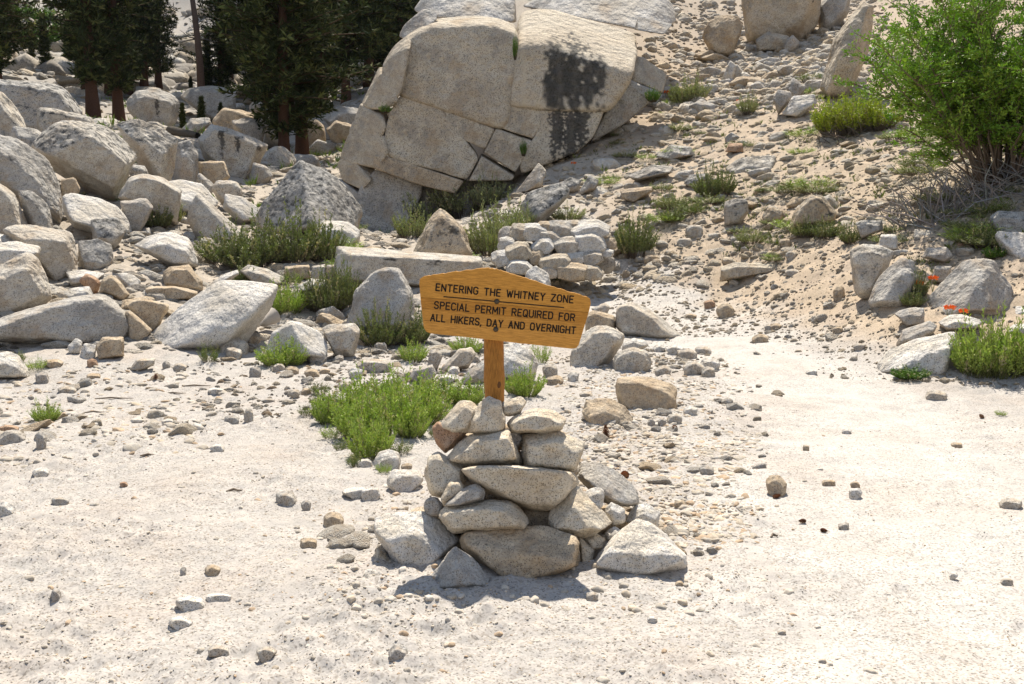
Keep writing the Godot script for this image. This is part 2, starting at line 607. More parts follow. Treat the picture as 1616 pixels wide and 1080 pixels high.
func build_ground() -> void:
	var angles := PackedFloat32Array()
	var a := -PI
	while a < PI - 0.001:
		angles.append(a)
		var d := absf(a + 0.002)
		a += 0.0042 if d < 0.60 else (0.02 if d < 0.85 else 0.09)
	angles.append(PI)
	var radii := PackedFloat32Array()
	radii.append(0.02)
	radii.append(0.8)
	var r := 1.6
	while r < 405.0:
		radii.append(r)
		r *= 1.0058 if r > 2.9 and r < 30.0 else (1.012 if r < 60.0 and r > 2.9 else 1.03)
	var nc := angles.size()
	var nr := radii.size()
	var v := PackedVector3Array()
	v.resize(nc * nr)
	var col := PackedColorArray()
	col.resize(nc * nr)
	var sn := PackedFloat32Array()
	var cs := PackedFloat32Array()
	for i in nc:
		sn.append(sin(angles[i]))
		cs.append(cos(angles[i]))
	var k := 0
	for j in nr:
		var rr := radii[j]
		for i in nc:
			var x := rr * sn[i]
			var z := -rr * cs[i]
			var h := ground_h(x, z)
			v[k] = Vector3(x, h + fine_h(x, z, rr), z)
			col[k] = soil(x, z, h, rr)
			k += 1
	var idx := PackedInt32Array()
	idx.resize((nc - 1) * (nr - 1) * 6)
	var nrm := PackedVector3Array()
	nrm.resize(nc * nr)
	k = 0
	for j in nr - 1:
		for i in nc - 1:
			var p := j * nc + i
			idx[k] = p
			idx[k + 1] = p + nc
			idx[k + 2] = p + nc + 1
			idx[k + 3] = p
			idx[k + 4] = p + nc + 1
			idx[k + 5] = p + 1
			k += 6
			var q := (v[p + nc] - v[p]).cross(v[p + 1] - v[p])
			if q.y < 0.0:
				q = -q
			q = q.normalized()
			nrm[p] += q
			nrm[p + 1] += q
			nrm[p + nc] += q
			nrm[p + nc + 1] += q
	for i in nrm.size():
		nrm[i] = nrm[i].normalized()
	var arr := []
	arr.resize(Mesh.ARRAY_MAX)
	arr[Mesh.ARRAY_VERTEX] = v
	arr[Mesh.ARRAY_NORMAL] = nrm
	arr[Mesh.ARRAY_COLOR] = col
	arr[Mesh.ARRAY_INDEX] = idx
	var mesh := ArrayMesh.new()
	mesh.add_surface_from_arrays(Mesh.PRIMITIVE_TRIANGLES, arr)
	var o := put("ground", mesh, M.ground, Vector3.ZERO)
	o.set_meta("kind", "structure")

# ---------------------------------------------------------------- rocks
func sphere_level(level: int) -> Array:
	if ico.has(level):
		return ico[level]
	var v := PackedVector3Array()
	var f := PackedInt32Array()
	if level == 0:
		var t := (1.0 + sqrt(5.0)) / 2.0
		for p in [[-1, t, 0], [1, t, 0], [-1, -t, 0], [1, -t, 0], [0, -1, t], [0, 1, t], [0, -1, -t], [0, 1, -t], [t, 0, -1], [t, 0, 1], [-t, 0, -1], [-t, 0, 1]]:
			v.append(Vector3(p[0], p[1], p[2]).normalized())
		f = PackedInt32Array([0, 11, 5, 0, 5, 1, 0, 1, 7, 0, 7, 10, 0, 10, 11, 1, 5, 9, 5, 11, 4, 11, 10, 2, 10, 7, 6, 7, 1, 8, 3, 9, 4, 3, 4, 2, 3, 2, 6, 3, 6, 8, 3, 8, 9, 4, 9, 5, 2, 4, 11, 6, 2, 10, 8, 6, 7, 9, 8, 1])
		for k in range(0, f.size(), 3):      # clockwise from outside
			var s := f[k + 1]
			f[k + 1] = f[k + 2]
			f[k + 2] = s
	else:
		var low := sphere_level(level - 1)
		v = low[0].duplicate()
		var g: PackedInt32Array = low[1]
		var mid := {}
		for k in range(0, g.size(), 3):
			var m := [0, 0, 0]
			for e in 3:
				var p := g[k + e]
				var q := g[k + (e + 1) % 3]
				var key := mini(p, q) * 100000 + maxi(p, q)
				if not mid.has(key):
					mid[key] = v.size()
					v.append((v[p] + v[q]).normalized())
				m[e] = mid[key]
			f.append_array([g[k], m[0], m[2], g[k + 1], m[1], m[0], g[k + 2], m[2], m[1], m[0], m[1], m[2]])
	ico[level] = [v, f]
	return ico[level]

const TONES := {
	"w": [Color(0.60, 0.575, 0.54), Color(0.54, 0.495, 0.43)],
	"p": [Color(0.54, 0.505, 0.45), Color(0.49, 0.43, 0.355)],
	"t": [Color(0.52, 0.43, 0.32), Color(0.46, 0.36, 0.25)],
	"g": [Color(0.46, 0.44, 0.41), Color(0.41, 0.38, 0.34)],
	"d": [Color(0.44, 0.405, 0.36), Color(0.38, 0.34, 0.295)],
	"r": [Color(0.42, 0.29, 0.20), Color(0.36, 0.225, 0.145)],
	"o": [Color(0.53, 0.47, 0.38), Color(0.47, 0.40, 0.31)],
	"c": [Color(0.60, 0.54, 0.445), Color(0.55, 0.465, 0.355)],
}

# A solid bounded by rounded planes (normals N at distances dist from the middle), worn by noise.
# turn takes its axes to the world's; lichen: share of the weathered upper faces under dark crust; patches: dark crust at places [middle, radius]
func rock_mesh(nor: PackedVector3Array, dist: PackedFloat32Array, ext: Vector3, level: int, power: float, wear: float, tone: String, seed_: int, turn := Basis.IDENTITY, lichen := 0.0, patches := []) -> ArrayMesh:
	var s := sphere_level(level)
	var sv: PackedVector3Array = s[0]
	var f: PackedInt32Array = s[1]
	var size := (ext.x + ext.y + ext.z) / 3.0
	var off := Vector3(seed_ * 3.71, seed_ * 1.13, seed_ * 2.37)
	var v := PackedVector3Array()
	v.resize(sv.size())
	var np := nor.size()
	var inv := PackedFloat32Array()
	for k in np:
		inv.append(1.0 / maxf(dist[k], size * 0.06))
	var f1 := 1.1 / size
	var grow := pow(2.0, 1.5 / power)
	var f2 := 4.5 / size
	for i in sv.size():
		var d := (sv[i] * ext).normalized()
		var sum := 0.0
		for k in np:
			var q := nor[k].dot(d) * inv[k]
			if q > 0.0:
				sum += pow(q * size, power)
		var r := size * pow(sum, -1.0 / power) * grow
		var p := d * r
		var w := wear * (0.9 * noise_b.get_noise_3dv(p * f1 + off) + 0.42 * noise_a.get_noise_3dv(p * f2 + off) - 0.16 * noise_c.get_noise_3dv(p * f2 * 0.7 + off))
		if level >= 4:
			w += wear * 0.13 * noise_a.get_noise_3dv(p * f2 * 3.7 + off)
		p += d * minf(size, r) * w
		v[i] = turn * p
	var nrm := PackedVector3Array()
	nrm.resize(v.size())
	for k in range(0, f.size(), 3):
		var a := f[k]
		var b := f[k + 1]
		var c := f[k + 2]
		var q := (v[c] - v[a]).cross(v[b] - v[a])
		nrm[a] += q
		nrm[b] += q
		nrm[c] += q
	var col := PackedColorArray()
	col.resize(v.size())
	var c1: Color = TONES[tone][0]
	var c2: Color = TONES[tone][1]
	for i in v.size():
		nrm[i] = nrm[i].normalized()
		var p := v[i]
		var t := smoothstep(-0.35, 0.45, noise_a.get_noise_3dv(p * (0.8 / size) + off * 2.0))
		var c := c1.lerp(c2, t)
		var k := 1.0 + 0.12 * noise_a.get_noise_3dv(p * (3.0 / size) + off)
		c = Color(c.r * k, c.g * k, c.b * k)
		for pa in patches:
			var e: Vector3 = (p - pa[0]) / pa[1]
			var q: float = e.length() + 0.5 * noise_a.get_noise_3dv(p * Vector3(6.0, 1.6, 3.0) / size + off) + 0.95 * noise_a.get_noise_3dv(p * Vector3(16.0, 9.0, 12.0) / size)
			c = c.lerp(Color(0.07, 0.066, 0.06), 0.92 * (1.0 - smoothstep(0.75, 0.98, q)))
		col[i] = c
	var arr := []
	arr.resize(Mesh.ARRAY_MAX)
	arr[Mesh.ARRAY_VERTEX] = v
	arr[Mesh.ARRAY_NORMAL] = nrm
	arr[Mesh.ARRAY_COLOR] = col
	var mesh := ArrayMesh.new()
	if lichen > 0.0:
		# the weathered upper faces, where the crust grows, are a surface of their own
		var lo := PackedInt32Array()
		var hi := PackedInt32Array()
		for k in range(0, f.size(), 3):
			var m := (nrm[f[k]] + nrm[f[k + 1]] + nrm[f[k + 2]]).y / 3.0
			if m + 0.16 * noise_b.get_noise_3dv(v[f[k]] * (4.0 / size) + off) > 0.30:
				hi.append_array([f[k], f[k + 1], f[k + 2]])
			else:
				lo.append_array([f[k], f[k + 1], f[k + 2]])
		for part in [lo, hi]:
			if part.size() > 0:
				arr[Mesh.ARRAY_INDEX] = part
				mesh.add_surface_from_arrays(Mesh.PRIMITIVE_TRIANGLES, arr)
		return mesh
	arr[Mesh.ARRAY_INDEX] = f
	mesh.add_surface_from_arrays(Mesh.PRIMITIVE_TRIANGLES, arr)
	return mesh

func hull(pts: Array) -> PackedVector2Array:
	var p := PackedVector2Array()
	for k in range(0, pts.size(), 2):
		p.append(Vector2(pts[k], pts[k + 1]))
	return Geometry2D.convex_hull(p)

# A rock whose outline, seen along the way from the eye, was measured in the photograph. It gets its own distance, true size and thickness.
# band: height in pixels of the top that slopes towards the viewer; thick: thickness over width; lean: degrees its front face leans back;
# cuts: further faces [normal x, y, z, column, row, share of the half thickness]; plane: [point, normal] of a common front face
func outline_rock(called: String, pts: Array, depth: float, band: float, tone: String, label: String, category := "boulder", group := "", o := {}, parent: Node3D = null) -> MeshInstance3D:
	var h2 := hull(pts)
	if h2.size() > 2 and h2[0] == h2[h2.size() - 1]:
		h2.remove_at(h2.size() - 1)
	var lo := Vector2(1e9, 1e9)
	var hi := -lo
	for p in h2:
		lo = lo.min(p)
		hi = hi.max(p)
	var mid := (lo + hi) * 0.5
	var sunk: float = o.get("sunk", 0.12)
	var wide := hi.x - lo.x
	var high := hi.y - lo.y
	var thick: float = o.get("thick", 0.8)
	if depth <= 0.0:
		var foot := hit(mid.x, minf(hi.y, 1075.0))
		depth = -foot.z + 0.32 * thick * wide / F * -foot.z
	if parent == null and category == "boulder":
		# let it reach down to the ground it stands on
		var low := at(mid.x, hi.y, depth)
		var gap := (low.y - ground_h(low.x, low.z)) * F / depth / high
		if gap > 0.0 and gap < 1.2:
			sunk = maxf(sunk, gap + 0.10)
	if parent == null and sunk > 0.0:
		for k in h2.size():
			if h2[k].y > hi.y - 0.25 * high:
				h2[k] = Vector2(h2[k].x, h2[k].y + sunk * high)
		hi.y += sunk * high
		mid = (lo + hi) * 0.5
		h2 = Geometry2D.convex_hull(h2)
		h2.remove_at(h2.size() - 1)
	var middle := at(mid.x, mid.y, depth)
	var zc := (EYE - middle).normalized()
	var xc := Vector3.UP.cross(zc).normalized()
	var yc := zc.cross(xc)
	var turn := Basis(xc, yc, zc)
	var away := EYE.distance_to(middle)
	var scale_ := away / F * (ray(mid.x, mid.y).length())      # metres per pixel there
	scale_ = depth / F
	var q := PackedVector2Array()
	for p in h2:
		var d := ray(p.x, p.y)
		var t := (middle - EYE).dot(zc) / d.dot(zc)
		var w := EYE + d * t - middle
		q.append(Vector2(w.dot(xc), w.dot(yc)))
	var half := thick * 0.5 * maxf(wide, high * 0.8) * scale_
	var nor := PackedVector3Array()
	var dist := PackedFloat32Array()
	var sd: int = o.get("seed", int(mid.x * 7.0 + mid.y * 13.0))
	var rr := RandomNumberGenerator.new()
	rr.seed = sd
	var n := q.size()
	for k in n:
		var a := q[k]
		var b := q[(k + 1) % n]
		var e := b - a
		if e.length() < 1e-5:
			continue
		var m := Vector2(e.y, -e.x).normalized()
		if m.dot((a + b) * 0.5) < 0.0:
			m = -m
		var dd := m.dot(a)
		var bp := band * scale_ * clampf(m.y * 1.3, 0.0, 1.0) + rr.randf_range(0.05, 0.22) * float(o.get("side", 1.0)) * minf(wide, high) * scale_ * (1.0 - clampf(m.y, 0.0, 1.0))
		var nf := Vector3(m.x * half, m.y * half, bp).normalized()
		nor.append(nf)
		dist.append(Vector2(nf.x, nf.y).length() * dd)
		var nb := Vector3(m.x, m.y, -rr.randf_range(0.15, 0.5)).normalized()
		nor.append(nb)
		dist.append(Vector2(nb.x, nb.y).length() * dd)
	var plane = o.get("plane", null)
	if plane:
		var wn: Vector3 = plane[1]
		var dl: float = (plane[0] - middle).dot(wn)
		nor.append(turn.transposed() * wn)
		dist.append(maxf(dl, 0.05))
	else:
		var lean := deg_to_rad(o.get("lean", (16.0 if depth < 9.0 else 8.0) + rr.randf_range(-5.0, 8.0)))
		var wn := (Vector3(zc.x, 0, zc.z).normalized() * cos(lean) + Vector3.UP * sin(lean)).rotated(Vector3.UP, deg_to_rad(o.get("yaw", rr.randf_range(-14.0, 14.0))))
		nor.append(turn.transposed() * wn)
		dist.append(half * 0.92)
		if not o.has("cuts"):
			for k in 6:
				var cn := Vector3(rr.randf_range(-1, 1), rr.randf_range(-0.6, 0.6), rr.randf_range(0.5, 1.0)).normalized()
				nor.append(cn)
				dist.append(half * rr.randf_range(0.98, 1.14) * maxf(cn.z, 0.6) + (absf(cn.x) * wide + absf(cn.y) * high) * 0.5 * scale_ * 0.62)
	nor.append(Vector3(0, 0, -1))
	dist.append(half * float(o.get("back", 1.0)))
	for c in o.get("cuts", []):
		var cn := Vector3(c[0], c[1], c[2]).normalized()
		var d := ray(c[3], c[4])
		var t := (middle - EYE).dot(zc) / d.dot(zc)
		var w := EYE + d * t - middle
		var p := Vector3(w.dot(xc), w.dot(yc), half * c[5])
		nor.append(cn)
		dist.append(maxf(cn.dot(p), 0.03))
	var ext := Vector3(wide * 0.5 * scale_, high * 0.5 * scale_, half)
	var px := maxf(wide, high)
	var level: int = o.get("level", 5 if px > 150 else (4 if px > 42 else 3))
	var pats := []
	for pa in o.get("patches", []):
		var w := at(pa[0], pa[1], depth - half) - middle
		pats.append([w, Vector3(pa[2], pa[3], pa[4]) * scale_])
	var mesh := rock_mesh(nor, dist, ext, level, o.get("power", 24.0), o.get("wear", 0.062), tone, sd, turn, o.get("lichen", 0.0), pats)
	var key: String = "granite" if depth < 9.0 else ("granite_mid" if depth < 22.0 else "granite_far")
	if o.get("stain", tone in ["t", "o", "p", "g"]):
		key += "_stained"
	var node: MeshInstance3D
	if parent:
		node = put(called, mesh, M[key], middle - parent.position, parent)
	else:
		node = put(called, mesh, M[key], middle)
		tag(node, label, category, group)
	if mesh.get_surface_count() > 1:
		node.material_override = null
		mesh.surface_set_material(0, M[key])
		mesh.surface_set_material(1, M[("granite_mid" if depth < 22.0 else "granite_far") + ("_heavy" if o.lichen > 0.42 else "_light")])
	return node

# the same, from a box in the photograph [column, lower row, width, height]
func box_rock(called: String, cx: float, yb: float, w: float, h: float, depth: float, tone: String, label: String, category := "stone", group := "", o := {}, parent: Node3D = null) -> MeshInstance3D:
	var rr := RandomNumberGenerator.new()
	rr.seed = int(cx * 31.0 + yb * 17.0)
	var pts := []
	var n := rr.randi_range(7, 9)
	var a0 := rr.randf() * TAU
	for k in n:
		var a := a0 + TAU * (k + rr.randf_range(-0.25, 0.25)) / n
		var e := Vector2(cos(a), sin(a))
		var ex: float = o.get("square", 2.6)
		var sq := pow(pow(absf(e.x), ex) + pow(absf(e.y), ex), -1.0 / ex) * rr.randf_range(0.84, 1.02)
		pts.append(cx + e.x * sq * w * 0.5)
		pts.append(yb - h * 0.5 + e.y * sq * h * 0.5)
	if not o.has("thick"):
		o = o.duplicate()
		o.thick = rr.randf_range(0.7, 1.0)
	return outline_rock(called, pts, depth, h * rr.randf_range(0.2, 0.42), tone, label, category, group, o, parent)

func pool_rock(seed_: int, level: int, flat: float, power: float, tone := "p") -> ArrayMesh:
	var rr := RandomNumberGenerator.new()
	rr.seed = seed_
	var nor := PackedVector3Array()
	var dist := PackedFloat32Array()
	for k in 13:
		var y := 1.0 - 2.0 * (k + 0.5) / 13.0
		var a := k * 2.399963 + rr.randf() * 0.9
		var d := Vector3(cos(a) * sqrt(1 - y * y), y, sin(a) * sqrt(1 - y * y)) + Vector3(rr.randf(), rr.randf(), rr.randf()) * 0.5 - Vector3.ONE * 0.25
		d = d.normalized()
		nor.append(Vector3(d.x, d.y / flat, d.z).normalized())
		dist.append(rr.randf_range(0.36, 0.5) * Vector3(d.x, d.y * flat, d.z).length())
	return rock_mesh(nor, dist, Vector3(0.5, 0.5 * flat, 0.5), level, power, 0.07, tone, seed_)

# ---------------------------------------------------------------- the jointed outcrop behind the sign
func build_outcrop() -> void:
	var foot := at(760, 330, 28.5)
	var root := thing("granite_outcrop", "huge jointed granite outcrop with cracks rising behind the trail sign", "rock outcrop", foot)
	var p0 := at(760, 200, 27.0)
	var n0 := Vector3(-0.06, 0.20, 1.0).normalized()            # main face
	var nl := Vector3(-0.75, 0.22, 0.75).normalized()           # flank that faces left
	var pl := at(628, 150, 27.0)
	var nt := Vector3(-0.02, 0.75, 0.62).normalized()           # sloping top slabs
	var main := {"plane": [p0, n0], "thick": 0.7, "power": 24.0, "wear": 0.026, "sunk": 0.0, "stain": true, "level": 5, "side": 0.03}
	var blocks := [
		[[634, 145, 630, 102, 642, 53, 671, 33, 728, 26, 785, 28, 813, 41, 811, 90, 806, 134, 793, 192, 781, 194, 691, 160], 29.4, 30, "o", {"thick": 1.7}],
		[[610, 240, 612, 195, 622, 163, 636, 149, 651, 149, 692, 168, 694, 190, 714, 224, 752, 243, 732, 279, 679, 260, 618, 246], 27.5, 5, "o", {}],
		[[703, 174, 728, 182, 778, 200, 762, 232, 724, 214], 27.5, 4, "o", {}],
		[[800, 164, 863, 168, 866, 172, 840, 215, 790, 199], 27.5, 4, "o", {}],
		[[807, 156, 813, 100, 818, 40, 824, 20, 867, 13, 928, 31, 1001, 52, 997, 90, 980, 134, 951, 165, 863, 164], 30.4, 62, "o", {"thick": 2.0, "stain": false, "patches": [[884, 120, 20, 66, 190], [908, 118, 17, 66, 190], [930, 128, 15, 56, 190], [948, 118, 10, 40, 190], [870, 140, 10, 40, 190]]}],
		[[785, 203, 838, 220, 829, 241, 812, 268, 766, 239], 27.5, 4, "o", {}],
		[[762, 245, 809, 272, 804, 283, 741, 284], 27.5, 3, "o", {}],
		[[843, 220, 868, 172, 951, 170, 947, 188, 931, 220, 907, 240, 867, 250, 827, 272, 823, 253], 27.5, 4, "o", {"stain": false, "patches": [[880, 208, 14, 52, 90], [900, 205, 16, 58, 90], [918, 196, 12, 40, 90]]}],
		[[1000, 91, 1017, 94, 1050, 118, 1042, 143, 990, 122], 29.0, 14, "o", {"plane": [at(1020, 118, 28.3), Vector3(0.15, 0.3, 1).normalized()]}],
		[[986, 125, 1037, 147, 1020, 164, 988, 190, 930, 226, 953, 180], 28.6, 4, "g", {"plane": [at(990, 165, 27.8), Vector3(0.1, 0.1, 1).normalized()]}],
		[[594, 246, 618, 249, 728, 282, 712, 303, 663, 290, 594, 266], 27.4, 4, "t", {}],
		[[594, 268, 663, 290, 662, 310, 632, 356, 620, 385, 563, 372, 567, 301, 587, 279], 27.6, 5, "g", {"plane": [p0 + Vector3(0, 0, -0.45), n0]}],
		[[663, 292, 714, 304, 800, 286, 800, 350, 700, 380, 630, 372], 28.2, 4, "g", {"plane": [p0 + Vector3(0, 0, -0.9), n0]}],
		# the flank on the left
		[[628, 105, 641, 58, 650, 60, 634, 140, 622, 160, 604, 120, 606, 100, 622, 74], 28.0, 10, "o", {"plane": [pl, nl]}],
		[[573, 163, 598, 110, 626, 108, 624, 160, 610, 167, 586, 169], 28.4, 6, "o", {"plane": [pl, nl]}],
		[[553, 208, 571, 166, 604, 172, 612, 192, 602, 206, 592, 232], 28.4, 6, "o", {"plane": [pl, nl]}],
		[[539, 242, 553, 211, 594, 235, 604, 205, 610, 238, 592, 262, 541, 252], 28.3, 5, "o", {"plane": [pl, nl]}],
		[[522, 249, 539, 245, 580, 264, 590, 262, 584, 280, 570, 296, 541, 282], 28.0, 12, "o", {"plane": [pl, nl]}],
		[[532, 282, 545, 286, 570, 298, 566, 350, 545, 330], 28.5, 4, "g", {"plane": [pl, nl]}],
		# rounded shoulder and top slabs
		[[632, 56, 640, 40, 666, 17, 690, 22, 682, 36, 646, 58], 28.6, 14, "g", {"plane": [at(660, 36, 27.9), nt], "power": 14.0}],
		[[655, 16, 676, -12, 740, -30, 806, -24, 812, 34, 785, 25, 728, 22, 690, 26], 32.2, 40, "w", {"plane": [at(740, 14, 31.2), nt], "power": 18.0}],
		[[826, 10, 868, -14, 960, -24, 1040, -12, 1064, 10, 1060, 36, 1005, 44, 930, 28, 867, 10], 33.6, 46, "w", {"plane": [at(950, 16, 32.4), nt]}],
		[[1004, 46, 1010, 28, 1058, 38, 1044, 52], 29.6, 10, "g", {"plane": [at(1030, 42, 28.9), nt]}],
		[[676, -14, 740, -60, 870, -70, 1000, -60, 1060, -30, 1040, -12, 868, -16, 800, -24], 36.0, 30, "g", {"plane": [at(860, -30, 34.6), nt]}],
	]
	for b in blocks:
		var o := main.duplicate()
		for k in b[4]:
			o[k] = b[4][k]
		var px: Array = b[0].duplicate()
		var c := Vector2.ZERO
		for k in range(0, px.size(), 2):
			c += Vector2(px[k], px[k + 1]) * 2.0 / px.size()
		if true:
			for k in range(0, px.size(), 2):
				var e := (Vector2(px[k], px[k + 1]) - c).normalized() * (3.0 if px.size() <= 14 else 1.2)
				px[k] += e.x
				px[k + 1] += e.y
		outline_rock("block", px, b[1], b[2], b[3], "", "", "", o, root)

